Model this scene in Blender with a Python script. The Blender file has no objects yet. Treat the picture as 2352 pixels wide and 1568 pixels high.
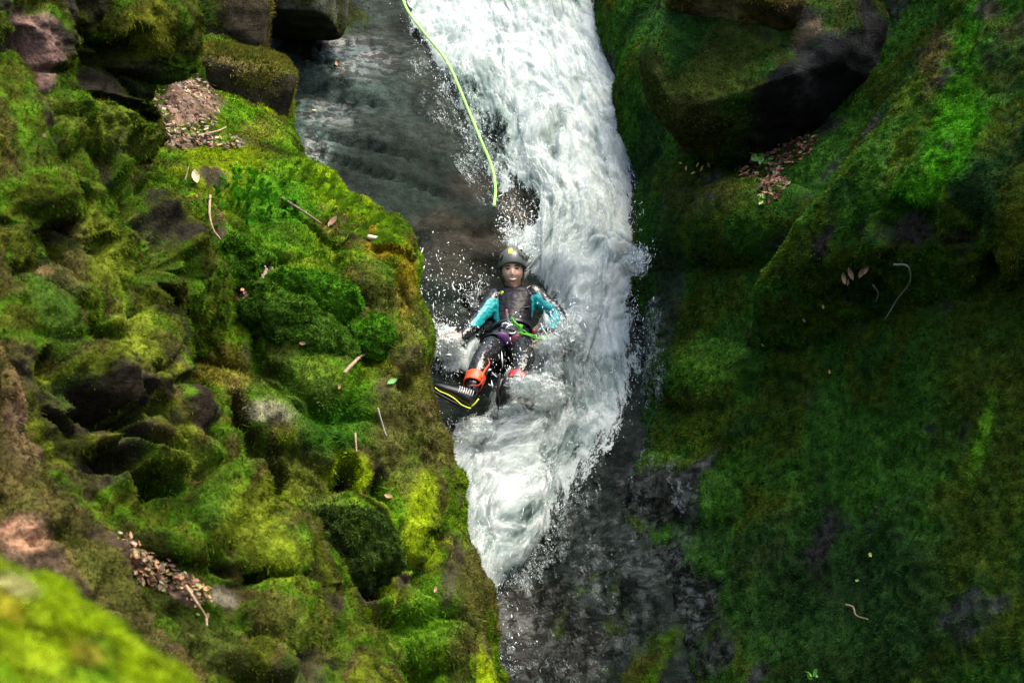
import bpy, bmesh, math, random
import numpy as np
from mathutils import Vector, Matrix, Quaternion

SC = bpy.context.scene
COL = SC.collection
RNG = np.random.default_rng(7)
random.seed(7)

# ------------------------------------------------------------------ camera, sky, sun, exposure
cam_d = bpy.data.cameras.new('camera')
cam = bpy.data.objects.new('camera', cam_d); COL.objects.link(cam)
cam.location = (0, 0, 0); cam.rotation_euler = (math.radians(90), 0, 0)
cam_d.sensor_width = 36.0; cam_d.lens = 70.0
cam_d.clip_start = 0.1; cam_d.clip_end = 500
cam_d.dof.use_dof = True; cam_d.dof.focus_distance = 13.0; cam_d.dof.aperture_fstop = 5.6
SC.camera = cam

SUN_EL, SUN_AZ = math.radians(66), math.radians(105)      # azimuth from +Y towards +X
world = bpy.data.worlds.new('World'); SC.world = world; world.use_nodes = True
wn = world.node_tree.nodes; wl = world.node_tree.links
bg = wn['Background']
sky = wn.new('ShaderNodeTexSky'); sky.sky_type = 'NISHITA'; sky.sun_disc = False
sky.sun_elevation = SUN_EL; sky.sun_rotation = SUN_AZ
sky.air_density = 1.0; sky.dust_density = 6.0; sky.ozone_density = 0.6
wl.new(sky.outputs[0], bg.inputs[0]); bg.inputs[1].default_value = 0.15
sun_d = bpy.data.lights.new('sun', 'SUN'); sun = bpy.data.objects.new('sun', sun_d); COL.objects.link(sun)
sun_d.energy = 1.7; sun_d.angle = math.radians(42); sun_d.color = (1.0, 0.93, 0.78)
_l = Vector((math.sin(SUN_AZ)*math.cos(SUN_EL), math.cos(SUN_AZ)*math.cos(SUN_EL), math.sin(SUN_EL)))
sun.rotation_euler = (-_l).to_track_quat('-Z', 'Y').to_euler()
vs = SC.view_settings
vs.view_transform = 'Standard'; vs.look = 'None'; vs.gamma = 1.0; vs.exposure = 1.75; vs.use_curve_mapping = False
SC.cycles.max_bounces = 6; SC.cycles.diffuse_bounces = 3; SC.cycles.glossy_bounces = 3
SC.cycles.transparent_max_bounces = 12; SC.cycles.transmission_bounces = 4
SC.cycles.caustics_reflective = False; SC.cycles.caustics_refractive = False
SC.cycles.use_denoising = True; SC.cycles.denoising_prefilter = 'NONE'; SC.cycles.denoising_input_passes = 'RGB_ALBEDO_NORMAL'

# ------------------------------------------------------------------ helpers
FX, CX, CY = 4573.3, 1176.0, 784.0        # focal length and centre in image pixels; P places pixels at assumed depths
def P(x, y, Y):
    return np.stack([(np.asarray(x, float)-CX)/FX*Y, np.asarray(Y, float)*np.ones_like(np.asarray(x, float)), -(np.asarray(y, float)-CY)/FX*Y], -1)
def V(x, y, Y): return Vector(P(x, y, Y).tolist())
def proj(p): return CX+p[..., 0]/p[..., 1]*FX, CY-p[..., 2]/p[..., 1]*FX

_perm = np.random.default_rng(3).permutation(256); _perm = np.concatenate([_perm, _perm, _perm])
_grad = np.random.default_rng(4).normal(size=(256, 3)); _grad /= np.linalg.norm(_grad, axis=1)[:, None]
def noise(p):
    i = np.floor(p).astype(np.int64); f = p-i; i &= 255
    u = f*f*f*(f*(f*6-15)+10)
    out = 0
    for dx in (0, 1):
        for dy in (0, 1):
            for dz in (0, 1):
                h = _perm[_perm[_perm[(i[:, 0]+dx) & 255]+((i[:, 1]+dy) & 255)]+((i[:, 2]+dz) & 255)]
                g = _grad[h]
                d = (f[:, 0]-dx)*g[:, 0]+(f[:, 1]-dy)*g[:, 1]+(f[:, 2]-dz)*g[:, 2]
                out = out+d*(u[:, 0] if dx else 1-u[:, 0])*(u[:, 1] if dy else 1-u[:, 1])*(u[:, 2] if dz else 1-u[:, 2])
    return out*1.6
def fbm(p, octv=4, gain=.5, lac=2.03):
    a, s, out = 1.0, p, 0
    for k in range(octv):
        out = out+a*noise(s+k*17.3); a *= gain; s = s*lac
    return out
def ridged(p, octv=3):
    a, s, out = 1.0, p, 0
    for k in range(octv):
        out = out+a*(1-2*np.abs(noise(s+k*9.1))); a *= .5; s = s*2.1
    return out
def worley(p, seed=0):
    i = np.floor(p).astype(np.int64); b1 = np.full(len(p), 9.0); b2 = np.full(len(p), 9.0)
    for dx in (-1, 0, 1):
        for dy in (-1, 0, 1):
            for dz in (-1, 0, 1):
                c = i+np.array((dx, dy, dz)); ci = c & 255
                h = _perm[_perm[_perm[ci[:, 0]]+ci[:, 1]]+ci[:, 2]]
                q = c+.5+_grad[(h+seed) & 255]*.45
                d = np.linalg.norm(p-q, axis=1); m = d < b1
                b2 = np.where(m, b1, np.minimum(b2, d)); b1 = np.where(m, d, b1)
    return b1, b2
def sst(a, b, x):
    t = np.clip((x-a)/(b-a), 0, 1); return t*t*(3-2*t)
def catmull(net, n, axis):
    """dense evaluation of control points along an axis"""
    net = np.moveaxis(net, axis, 0); m = len(net)
    t = np.linspace(0, m-1, n); k = np.minimum(t.astype(int), m-2); f = (t-k)
    pad = np.concatenate([[2*net[0]-net[1]], net, [2*net[-1]-net[-2]]])
    f = f.reshape((-1,)+(1,)*(net.ndim-1))
    p0, p1, p2, p3 = pad[k], pad[k+1], pad[k+2], pad[k+3]
    r = .5*(2*p1+(p2-p0)*f+(2*p0-5*p1+4*p2-p3)*f**2+(3*p1-p0-3*p2+p3)*f**3)
    return np.moveaxis(r, 0, axis)
def grid_normals(g):
    du = np.gradient(g, axis=0); dv = np.gradient(g, axis=1)
    n = np.cross(dv, du); n /= np.linalg.norm(n, axis=-1)[..., None]+1e-9
    return n
def toward_cam(g, n):
    s = np.sign(np.median((n*-g).sum(-1))); return n*s, s

def link(name, me, parent=None, mat=None):
    o = bpy.data.objects.new(name, me); COL.objects.link(o)
    if mat is not None and me is not None: me.materials.append(mat)
    if parent is not None: o.parent = parent
    return o
def tag(o, label=None, cat=None, group=None, kind=None):
    if label: o['label'] = label
    if cat: o['category'] = cat
    if group: o['group'] = group
    if kind: o['kind'] = kind
    return o
def empty(name, loc=(0, 0, 0)):
    o = bpy.data.objects.new(name, None); COL.objects.link(o); o.location = loc; o.empty_display_size = .1
    return o
def raw_mesh(name, verts, faces, smooth=True, attrs=None, uv=None):
    """verts (N,3), faces (M,k) arrays of one face size"""
    me = bpy.data.meshes.new(name); verts = np.asarray(verts, np.float32); faces = np.asarray(faces, np.int32)
    k = faces.shape[1]
    me.vertices.add(len(verts)); me.vertices.foreach_set('co', verts.ravel())
    me.loops.add(faces.size); me.loops.foreach_set('vertex_index', faces.ravel())
    me.polygons.add(len(faces)); me.polygons.foreach_set('loop_start', np.arange(0, faces.size, k, dtype=np.int32))
    me.polygons.foreach_set('loop_total', np.full(len(faces), k, np.int32))
    me.polygons.foreach_set('use_smooth', np.full(len(faces), smooth))
    for an, av in (attrs or {}).items():
        av = np.asarray(av, np.float32)
        if av.ndim == 1:
            a = me.attributes.new(an, 'FLOAT', 'POINT'); a.data.foreach_set('value', av)
        else:
            a = me.attributes.new(an, 'FLOAT_COLOR', 'POINT')
            a.data.foreach_set('color', np.concatenate([av, np.ones((len(av), 1))], 1).astype(np.float32).ravel())
    me.update(); me.validate()
    return me
def grid_faces(nu, nv, flip=False):
    i = np.arange(nu*nv).reshape(nu, nv)
    f = np.stack([i[:-1, :-1], i[:-1, 1:], i[1:, 1:], i[1:, :-1]], -1).reshape(-1, 4)
    return f[:, ::-1] if flip else f

# ---- node materials
def nt(name):
    m = bpy.data.materials.new(name); m.use_nodes = True
    n = m.node_tree.nodes; n.clear(); return m, n, m.node_tree.links
def sock(n, l, val, target):
    if hasattr(val, 'is_output'): l.new(val, target)
    else: target.default_value = val
class NB:
    def __init__(s, name):
        s.m, s.n, s.l = nt(name); s.out = s.n.new('ShaderNodeOutputMaterial')
    def new(s, t, **kw):
        x = s.n.new(t)
        for k, v in kw.items(): setattr(x, k, v)
        return x
    def set(s, node, **kw):
        for k, v in kw.items():
            key = k.replace('_', ' ')
            t = node.inputs[key] if key in node.inputs else node.inputs[k]
            if isinstance(v, bpy.types.NodeSocket): s.l.new(v, t)
            elif isinstance(v, tuple) and len(v) == 3 and t.type == 'RGBA': t.default_value = v+(1,)
            else: t.default_value = v
        return node
    def attr(s, name, out='Fac'):
        a = s.new('ShaderNodeAttribute', attribute_name=name); return a.outputs[out]
    def coord(s, scale=(1, 1, 1), out='Object'):
        c = s.new('ShaderNodeTexCoord'); m = s.new('ShaderNodeMapping'); s.l.new(c.outputs[out], m.inputs[0])
        m.inputs['Scale'].default_value = scale; return m.outputs[0]
    def noise(s, vec, scale, detail=4, rough=.55, dist=0, out='Fac'):
        x = s.new('ShaderNodeTexNoise'); s.l.new(vec, x.inputs['Vector'])
        x.inputs['Scale'].default_value = scale; x.inputs['Detail'].default_value = detail
        x.inputs['Roughness'].default_value = rough; x.inputs['Distortion'].default_value = dist
        return x.outputs[out]
    def ramp(s, fac, stops, interp='LINEAR'):
        r = s.new('ShaderNodeValToRGB'); s.l.new(fac, r.inputs[0]); e = r.color_ramp.elements; r.color_ramp.interpolation = interp
        while len(e) < len(stops): e.new(.5)
        for k, (p, c) in enumerate(stops):
            e[k].position = p; e[k].color = (c if isinstance(c, tuple) else (c, c, c))+(1,)
        return r.outputs[0]
    def mix(s, fac, a, b, blend='MIX'):
        x = s.new('ShaderNodeMix', data_type='RGBA', blend_type=blend)
        for v, t in ((fac, x.inputs[0]), (a, x.inputs[6]), (b, x.inputs[7])):
            if isinstance(v, bpy.types.NodeSocket): s.l.new(v, t)
            else: t.default_value = v if not isinstance(v, tuple) else v+(1,)
        return x.outputs[2]
    def math(s, op, a, b=0.0, clamp=False):
        x = s.new('ShaderNodeMath', operation=op, use_clamp=clamp)
        for v, t in ((a, x.inputs[0]), (b, x.inputs[1])):
            if isinstance(v, bpy.types.NodeSocket): s.l.new(v, t)
            else: t.default_value = v
        return x.outputs[0]
    def bump(s, h, strength=.5, dist=.02, normal=None):
        b = s.new('ShaderNodeBump'); s.l.new(h, b.inputs['Height'])
        b.inputs['Strength'].default_value = strength; b.inputs['Distance'].default_value = dist
        if normal is not None: s.l.new(normal, b.inputs['Normal'])
        return b.outputs[0]
    def bsdf(s, **kw):
        b = s.new('ShaderNodeBsdfPrincipled'); s.set(b, **kw); return b.outputs[0]
    def mixs(s, fac, a, b):
        x = s.new('ShaderNodeMixShader')
        if isinstance(fac, bpy.types.NodeSocket): s.l.new(fac, x.inputs[0])
        else: x.inputs[0].default_value = fac
        s.l.new(a, x.inputs[1]); s.l.new(b, x.inputs[2]); return x.outputs[0]
    def done(s, shader): s.l.new(shader, s.out.inputs[0]); return s.m

def mat_rock():
    """rock: 'tint' colour on the stone, 'wet' film of water, 'mossy' ground colour under the moss"""
    b = NB('rock'); v = b.coord()
    n1 = b.noise(v, 2.2, 6, .62, .6); n2 = b.noise(v, 14, 5, .65); n3 = b.noise(v, 70, 4, .6)
    base = b.mix(b.ramp(n1, [(.35, 0.0), (.62, 1.0)]), (.55, .55, .55), (1.25, 1.22, 1.15))
    col = b.mix(1.0, b.attr('tint', 'Color'), base, 'MULTIPLY')
    sp = b.ramp(n2, [(.40, .45), (.60, 1.25)])
    col = b.mix(.8, col, sp, 'MULTIPLY')
    sp2 = b.ramp(n3, [(.35, .6), (.7, 1.35)])
    col = b.mix(.7, col, sp2, 'MULTIPLY')
    wet = b.attr('wet')
    vb = b.coord((1, 1.3, 2.6)); bl = b.noise(vb, 7.5, 8, .72, .7)
    blot = b.ramp(bl, [(.475, 1.4), (.515, .25)])
    col = b.mix(b.math('MULTIPLY', b.math('SUBTRACT', wet, .3), 1.6, True), col, b.mix(1.0, col, blot, 'MULTIPLY'))
    rough = b.math('SUBTRACT', .85, b.math('MULTIPLY', wet, .72))
    rough = b.math('ADD', rough, b.math('MULTIPLY', n2, .12))
    h = b.math('ADD', b.math('MULTIPLY', n2, 1.0), b.math('MULTIPLY', n3, .45))
    h = b.math('MULTIPLY', h, b.math('SUBTRACT', 1.0, b.math('MULTIPLY', wet, .7)))
    nm = b.bump(h, .75, .03)
    return b.done(b.bsdf(Base_Color=col, Roughness=rough, Normal=nm, IOR=1.4, Specular_IOR_Level=b.math('ADD', .05, b.math('MULTIPLY', b.math('MULTIPLY', b.math('MULTIPLY', wet, wet), .36), blot))))
def mat_moss():
    b = NB('moss'); col = b.attr('tint', 'Color')
    d = b.new('ShaderNodeBsdfDiffuse'); t = b.new('ShaderNodeBsdfTranslucent')
    b.l.new(col, d.inputs[0]); b.l.new(b.mix(1.0, col, (1.1, 1.15, .6), 'MULTIPLY'), t.inputs[0])
    return b.done(b.mixs(.30, d.outputs[0], t.outputs[0]))
ROCK, MOSS = mat_rock(), mat_moss()

# ---- moss blades: many small leaf faces standing on a surface
def scatter(verts, faces, dens, count, seed, extra, cull=-.35, frame=True, margin=160):
    """random points on the camera side of quads/tris: returns position, normal and the extra per-vertex data"""
    r = np.random.default_rng(seed)
    f = np.asarray(faces)
    if f.shape[1] == 4: f = np.concatenate([f[:, :3], f[:, [0, 2, 3]]])
    a, b, c = verts[f[:, 0]], verts[f[:, 1]], verts[f[:, 2]]
    cr = np.cross(b-a, c-a); ar = np.linalg.norm(cr, axis=1); n = cr/(ar[:, None]+1e-12)
    mid = (a+b+c)/3; view = -mid/np.linalg.norm(mid, axis=1)[:, None]
    w = ar*dens[f].mean(1)
    # blades per picture area rather than per square metre: nearer ground needs more
    w = w*((n*view).sum(1) > cull)/(mid[:, 1]**1.0)
    if frame:
        x, y = proj(mid); w = w*((x > -margin) & (x < 2352+margin) & (y > -margin) & (y < 1568+margin))
    if w.sum() <= 0: return None
    k = r.choice(len(f), count, p=w/w.sum())
    u, v = r.random(count), r.random(count); m = u+v > 1; u[m] = 1-u[m]; v[m] = 1-v[m]
    W = np.stack([1-u-v, u, v], 1)
    tri = f[k]
    pos = (verts[tri]*W[..., None]).sum(1)
    ex = [(e[tri]*(W[..., None] if e.ndim == 2 else W)).sum(1) for e in extra]
    return pos, n[k], ex
def blades(name, pos, nrm, col, length, width, seed, droop=.35, parent=None, spread=.75, clump=5.0, per=1):
    r = np.random.default_rng(seed); N = len(pos)
    t = r.normal(size=(N, 3)); t -= nrm*(t*nrm).sum(1)[:, None]; t /= np.linalg.norm(t, axis=1)[:, None]
    s = np.cross(nrm, t)
    # neighbouring blades lean together in clumps
    q = pos*clump*8
    lean = np.stack([noise(q+3), noise(q+31), noise(q+67)], 1)*1.3
    d = nrm+lean*.7+r.normal(size=(N, 3))*spread*.5+np.array([0, 0, -droop])
    d /= np.linalg.norm(d, axis=1)[:, None]
    L = (length*(.5+r.random(N))*(.75+.6*np.clip(noise(pos*9)+.4, 0, 1)))[:, None]; Wd = (width*(.6+.8*r.random(N)))[:, None]
    tip = pos+d*L
    v = np.stack([pos-s*Wd-nrm*.004, pos+s*Wd-nrm*.004, tip], 1).reshape(-1, 3)
    f = np.arange(3*N).reshape(-1, 3)
    j = (.72+.56*r.random(N))[:, None]*col*np.clip(1+1.15*noise(pos*34+11)+.5*noise(pos*13+2), .3, 1.9)[:, None]
    c = np.repeat(np.clip(j, 0.004, .6), 3, 0).reshape(N, 3, 3)
    me = raw_mesh(name, v, f, False, {'tint': c.reshape(-1, 3)})
    o = link('moss', me, parent, MOSS); o['kind'] = 'stuff'
    return o

def paint(base, x, y, spots, seed=0, pos=None):
    """spots: (x, y, rx, ry, angle deg, colour or value, strength)"""
    out = base.copy()
    wob = fbm(pos*3.0+seed, 4)*.75 if pos is not None else 0
    for (sx, sy, rx, ry, ang, c, st) in spots:
        a = math.radians(ang); dx, dy = x-sx, y-sy
        u = (dx*math.cos(a)+dy*math.sin(a))/rx; v = (-dx*math.sin(a)+dy*math.cos(a))/ry
        m = (1-sst(.45, 1.15, np.hypot(u, v)+wob*.55))*st
        out = out+(np.asarray(c)-out)*(m[:, None] if out.ndim == 2 else m)
    return out
def lumps(g, n, items):
    """raise rounded mounds (h>0) or sink hollows (h<0) in a surface: (x, y, rx, ry, angle, h)"""
    x, y = proj(g); d = np.zeros(x.shape)
    for (sx, sy, rx, ry, ang, h) in items:
        a = math.radians(ang); dx, dy = x-sx, y-sy
        u = (dx*math.cos(a)+dy*math.sin(a))/rx; v = (-dx*math.sin(a)+dy*math.cos(a))/ry
        r2 = u*u+v*v
        if h > 0: d = np.maximum(d, d*.4+1.15*h*np.sqrt(np.clip(1-r2, 0, 1)))
        else: d = d+1.6*h*sst(1.0, .6, np.sqrt(r2))
    return d

# ------------------------------------------------------------------ ground of the gorge
C_DARK, C_MID, C_BRIGHT, C_OCHRE = np.array((.028, .036, .005)), np.array((.05, .128, .003)), np.array((.19, .275, .004)), np.array((.21, .15, .010))
C_BROWN, C_EMER = np.array((.075, .06, .02)), np.array((.05, .24, .006))
def palette(pos, cols, seed, scale=1.6, contrast=1.6):
    t = np.clip(.5+contrast*.5*fbm(pos*scale+seed, 4), 0, .999)*(len(cols)-1)
    k = t.astype(int); f = (t-k)[:, None]; cols = np.array(cols)
    return cols[k]*(1-f)+cols[k+1]*f

def bank(name, g, items=(), amp=.07, freq=2.0, fine=.012, rock_tint=(.10, .095, .085), cols=None, seed=0, scale=1.6,
         colspots=(), bare=(), bare_bias=0.0, rockspots=(), wetspots=(), wet=0.0, count=100000, length=.022, width=.004, droop=.35,
         knob=0.0, kfreq=5.0, clump=5.0, hang=False, wspread=.75, contrast=1.6, tufts=0, tuft_len=.035, rugged=0.0):
    n, s = toward_cam(g, grid_normals(g))
    nu, nv = g.shape[:2]
    flat = g.reshape(-1, 3); nf = n.reshape(-1, 3)
    d = lumps(g, n, items).ravel()
    d = d+amp*fbm(flat*freq+seed, 5, .55)
    if rugged: d = d+rugged*(ridged(flat*np.array([1.7, 1.7, 1.9])+seed+40, 4)-.3)+rugged*.8*fbm(flat*4.5+seed+71, 4, .6)
    if knob:
        # lobes drawn out down the slope, with cracks between them
        ca, sa = math.cos(math.radians(40)), math.sin(math.radians(40))
        t = np.stack([(flat[:, 0]*ca-flat[:, 2]*sa)*.62, flat[:, 1]*.8, (flat[:, 0]*sa+flat[:, 2]*ca)*1.25], 1)*kfreq
        w, w2 = worley(t+np.stack([fbm(flat*kfreq*.6+seed, 2), fbm(flat*kfreq*.6+seed+9, 2), fbm(flat*kfreq*.6+seed+23, 2)], 1)*.4, seed)
        d = d+knob*(.45-np.clip(w, 0, 1)**2)-knob*.9*sst(.12, .0, w2-w)*np.clip(.5+fbm(flat*1.6+seed+3, 2)*1.6, 0, 1)
    d = d+fine*fbm(flat*18+seed, 3)+fine*.8*np.abs(noise(flat*30+seed))
    flat = flat+nf*d[:, None]
    g2 = flat.reshape(nu, nv, 3); n2, _ = toward_cam(g2, grid_normals(g2)); nf = n2.reshape(-1, 3)
    x, y = proj(flat)
    f = grid_faces(nu, nv, s < 0)
    # make sure faces point to the camera side
    a, b, c = flat[f[:, 0]], flat[f[:, 1]], flat[f[:, 2]]
    if np.median((np.cross(b-a, c-a)*-(a)).sum(1)) < 0: f = f[:, ::-1]
    dens = np.clip(.75+1.1*(fbm(flat*2.7+seed+50, 4)+.25*nf[:, 2]-bare_bias), 0, 1)
    dens = paint(dens, x, y, bare, seed+9, flat)
    tint = np.array(rock_tint)*(.8+.5*np.clip(fbm(flat*3+seed+5, 3), -.6, .8))[:, None]
    tint = paint(tint, x, y, rockspots, seed+3, flat)
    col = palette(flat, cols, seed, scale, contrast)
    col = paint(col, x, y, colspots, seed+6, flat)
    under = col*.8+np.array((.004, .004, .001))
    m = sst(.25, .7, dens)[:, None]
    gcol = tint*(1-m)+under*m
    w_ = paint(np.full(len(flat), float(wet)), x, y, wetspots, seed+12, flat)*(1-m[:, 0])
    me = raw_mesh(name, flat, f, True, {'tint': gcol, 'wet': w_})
    o = link(name, me, None, ROCK); o['kind'] = 'structure'
    sd = scatter(flat, f, np.clip(dens-.12, 0, 1)**1.3, count, seed+20, [col, nf])
    if sd:
        pos, fn, (c, vn) = sd
        blades(name+'_moss', pos, vn/np.linalg.norm(vn, axis=1)[:, None], c, length*(pos[:, 1]/11)**.5, width*(pos[:, 1]/11)**.7, seed+21, droop, o, wspread, clump)
    if tufts:
        td = np.clip(dens-.3, 0, 1)*sst(.05, .35, fbm(flat*5+seed+77, 3))
        sd = scatter(flat, f, td, tufts, seed+30, [col, nf])
        pos, fn, (c, vn) = sd
        blades(name+'_tufts', pos, vn/np.linalg.norm(vn, axis=1)[:, None], c*1.15, tuft_len*np.ones(len(pos)), .0036*np.ones(len(pos)), seed+31, droop*1.8, o, 1.0, 3.0)
    return o, g2

def ridge_net(sil, left, rise, back=((-12, 40, .5), (-60, 140, 1.4)), lean=.10, fr=(.12, .35, .65, 1.0), edge=.10):
    """a bank whose right-hand brow follows sil [(x,y,Y)]; it comes nearer towards the left by rise metres and turns away behind the brow"""
    net = []
    for (x, y, Y) in sil:
        row = [(left+(x-left)*(1-t), y-(x-left)*lean*t, Y-edge-rise*t**.8) for t in fr][::-1]
        row.append((x, y, Y))
        row += [(x+dx, y+dy, Y+dY) for dx, dy, dY in back]
        net.append(row)
    net = np.array(net, float)
    return P(net[..., 0], net[..., 1], net[..., 2])

# --- bedrock of the chute: a 45 degree slide with a groove that swings to the left lower down
_cy = np.array([-600, 0, 300, 500, 750, 1000, 1200, 1400, 2200.]); _cx = np.array([1200, 1210, 1290, 1330, 1300, 1230, 1150, 1080, 900.])
def chute_Y(x, y):
    x = np.asarray(x, float); y = np.asarray(y, float)
    base = 13.45/(1+(y-784)/FX)
    c = np.interp(y, _cy, _cx); dx = x-c
    lft = .00125*np.clip(-dx-110, 0, None); rgt = np.interp(y, [0, 500, 1000, 1300, 1700], [.0018, .0018, .0018, .0018, .0016])*np.clip(dx-90, 0, None)
    step = .30*sst(420, 560, y)*(1-sst(1150, 1240, x))          # ledge under the rope end
    lip = -.35*sst(90, -60, y)
    return base-lft-np.minimum(rgt, .75)-step*0.6-lip*.0
def smooth_chute():
    nu, nv = 330, 300
    y, x = np.meshgrid(np.linspace(-700, 2100, nu), np.linspace(250, 2050, nv), indexing='ij')
    Yv = chute_Y(x, y)
    for _ in range(14):
        Yv[1:-1, 1:-1] = (Yv[1:-1, 1:-1]+Yv[:-2, 1:-1]+Yv[2:, 1:-1]+Yv[1:-1, :-2]+Yv[1:-1, 2:])/5
    return P(x, y, Yv)
gch = smooth_chute()
SLATE, PALE, WARM = (.009, .016, .013), (.022, .042, .038), (.026, .024, .017)
_, g_bed = bank('streambed', gch, [(1060, 520, 130, 32, -12, .10), (1100, 590, 140, 30, 8, .08), (1000, 640, 90, 50, 10, .07),
      (760, 215, 160, 14, 12, -.06), (700, 185, 120, 16, 4, -.10), (820, 330, 220, 9, 14, -.04), (860, 400, 240, 10, 18, -.04)],
     amp=.05, freq=1.7, fine=.012, rock_tint=(.012, .020, .016), cols=[C_DARK*.6, C_DARK, C_MID*.6, C_DARK], seed=1,
     rockspots=[(800, 180, 190, 90, 15, PALE, .8), (760, 300, 150, 80, 20, PALE, .75), (900, 330, 200, 120, 20, SLATE, .7), (1000, 470, 200, 60, 20, SLATE, .9), (1090, 430, 60, 45, 0, (.022, .021, .016), .8), (1185, 470, 50, 50, 0, (.06, .052, .038), .9),
                (1080, 540, 130, 50, 10, WARM, .8), (1040, 600, 110, 70, 0, WARM, .7), (720, 330, 60, 90, 0, PALE, .9), (1250, 1450, 160, 160, 0, (.022, .022, .019), .7)],
     wet=.4, wetspots=[(1060, 560, 200, 120, 0, .35, .9), (800, 130, 150, 60, 10, .85, 1), (740, 260, 100, 55, 15, .8, 1), (720, 340, 55, 60, 0, .9, 1), (980, 130, 90, 50, 0, .6, .8), (950, 420, 200, 110, 20, .2, .9), (1300, 1300, 280, 320, 0, .8, .9)], bare=[(1000, 700, 1000, 1600, 0, 0, 1.0), (760, 40, 120, 60, 0, .8, .8)],
     count=30000, length=.016, width=.0035)

# --- right-hand mossy wall, from the water's edge to the near side
def netP(rows):
    a = np.array(rows, float); return P(a[..., 0], a[..., 1], a[..., 2])
right_rows = [
 [(1420, -500, 18.6), (1400, -500, 17.4), (1480, -500, 16.3), (1650, -500, 15.2), (1900, -500, 14.2), (2150, -500, 12.8), (2420, -500, 11.2), (2800, -500, 9.6)],
 [(1400, -150, 17.6), (1370, -150, 16.6), (1440, -150, 15.7), (1620, -150, 14.8), (1880, -150, 13.9), (2150, -150, 12.5), (2420, -150, 10.9), (2800, -150, 9.4)],
 [(1395, 60, 16.6), (1375, 60, 15.8), (1450, 60, 15.0), (1620, 60, 14.2), (1880, 60, 13.3), (2150, 60, 12.1), (2420, 60, 10.6), (2800, 60, 9.2)],
 [(1460, 260, 15.8), (1445, 260, 15.1), (1510, 260, 14.2), (1650, 260, 13.6), (1880, 260, 12.8), (2150, 260, 11.6), (2420, 260, 10.3), (2800, 260, 9.0)],
 [(1475, 420, 15.2), (1455, 420, 14.5), (1520, 420, 13.7), (1650, 420, 13.1), (1880, 420, 12.1), (2150, 420, 11.0), (2420, 420, 10.0), (2800, 420, 8.8)],
 [(1460, 600, 14.5), (1450, 600, 13.9), (1540, 600, 13.15), (1680, 600, 12.5), (1900, 600, 11.55), (2150, 600, 10.6), (2420, 600, 9.7), (2800, 600, 8.6)],
 [(1480, 800, 14.0), (1480, 800, 13.3), (1570, 800, 12.6), (1710, 800, 12.0), (1920, 800, 11.1), (2150, 800, 10.25), (2420, 800, 9.5), (2800, 800, 8.4)],
 [(1440, 1020, 13.3), (1450, 1020, 12.7), (1560, 1020, 12.05), (1720, 1020, 11.45), (1930, 1020, 10.7), (2150, 1020, 9.95), (2420, 1020, 9.25), (2800, 1020, 8.2)],
 [(1380, 1280, 12.6), (1400, 1280, 12.1), (1530, 1280, 11.5), (1720, 1280, 10.9), (1940, 1280, 10.2), (2150, 1280, 9.55), (2420, 1280, 8.95), (2800, 1280, 8.0)],
 [(1400, 1620, 11.9), (1430, 1620, 11.4), (1560, 1620, 10.8), (1740, 1620, 10.25), (1950, 1620, 9.7), (2150, 1620, 9.2), (2420, 1620, 8.6), (2800, 1620, 7.8)],
 [(1400, 2000, 11.2), (1430, 2000, 10.7), (1560, 2000, 10.2), (1740, 2000, 9.7), (1950, 2000, 9.2), (2150, 2000, 8.8), (2420, 2000, 8.3), (2800, 2000, 7.6)]]
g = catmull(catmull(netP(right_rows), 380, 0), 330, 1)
R_DARK, R_MID, R_OLIVE = np.array((.014, .048, .012)), np.array((.026, .092, .010)), np.array((.048, .082, .007))
right_o, g_right = bank('right_wall', g, [(1480, 200, 60, 200, 12, .10), (2200, 540, 60, 110, 20, .12), (2130, 470, 70, 70, 0, -.10), (2060, 560, 50, 80, 25, -.10), (1720, 520, 190, 90, -12, .22), (1560, 520, 90, 100, 20, .12),
      (1620, 860, 130, 80, -10, .08), (1780, 900, 90, 60, 0, -.07), (1560, 1120, 160, 70, 20, .05)],
     amp=.05, freq=1.3, fine=.014, rock_tint=(.022, .027, .023), cols=[R_DARK, R_MID*.8, R_MID*1.1, R_MID*.9, R_OLIVE*.8, R_MID*.6, R_DARK], seed=31, scale=1.3, contrast=1.1,
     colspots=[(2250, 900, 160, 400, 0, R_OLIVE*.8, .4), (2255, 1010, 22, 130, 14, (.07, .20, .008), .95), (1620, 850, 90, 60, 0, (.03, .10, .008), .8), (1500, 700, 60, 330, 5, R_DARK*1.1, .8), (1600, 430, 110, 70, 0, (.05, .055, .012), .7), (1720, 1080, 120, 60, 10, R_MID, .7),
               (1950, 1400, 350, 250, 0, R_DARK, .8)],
     bare=[(1540, 680, 50, 130, 10, .25, .8), (1500, 1130, 140, 110, 25, .1, .9), (1430, 1420, 330, 300, 15, 0, 1.0), (1900, 1330, 260, 90, 15, .5, .7), (1650, 1240, 180, 70, 10, .5, .7), (1850, 900, 90, 40, 10, .45, .7)],
     rockspots=[(1420, 1400, 320, 280, 30, (.026, .034, .032), .9), (1900, 1330, 240, 120, 10, (.03, .024, .023), .8)],
     wet=.5, wetspots=[(1430, 1330, 380, 350, 30, .95, 1)], count=340000, bare_bias=-.35, length=.0125, width=.0036, droop=.4)

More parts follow.
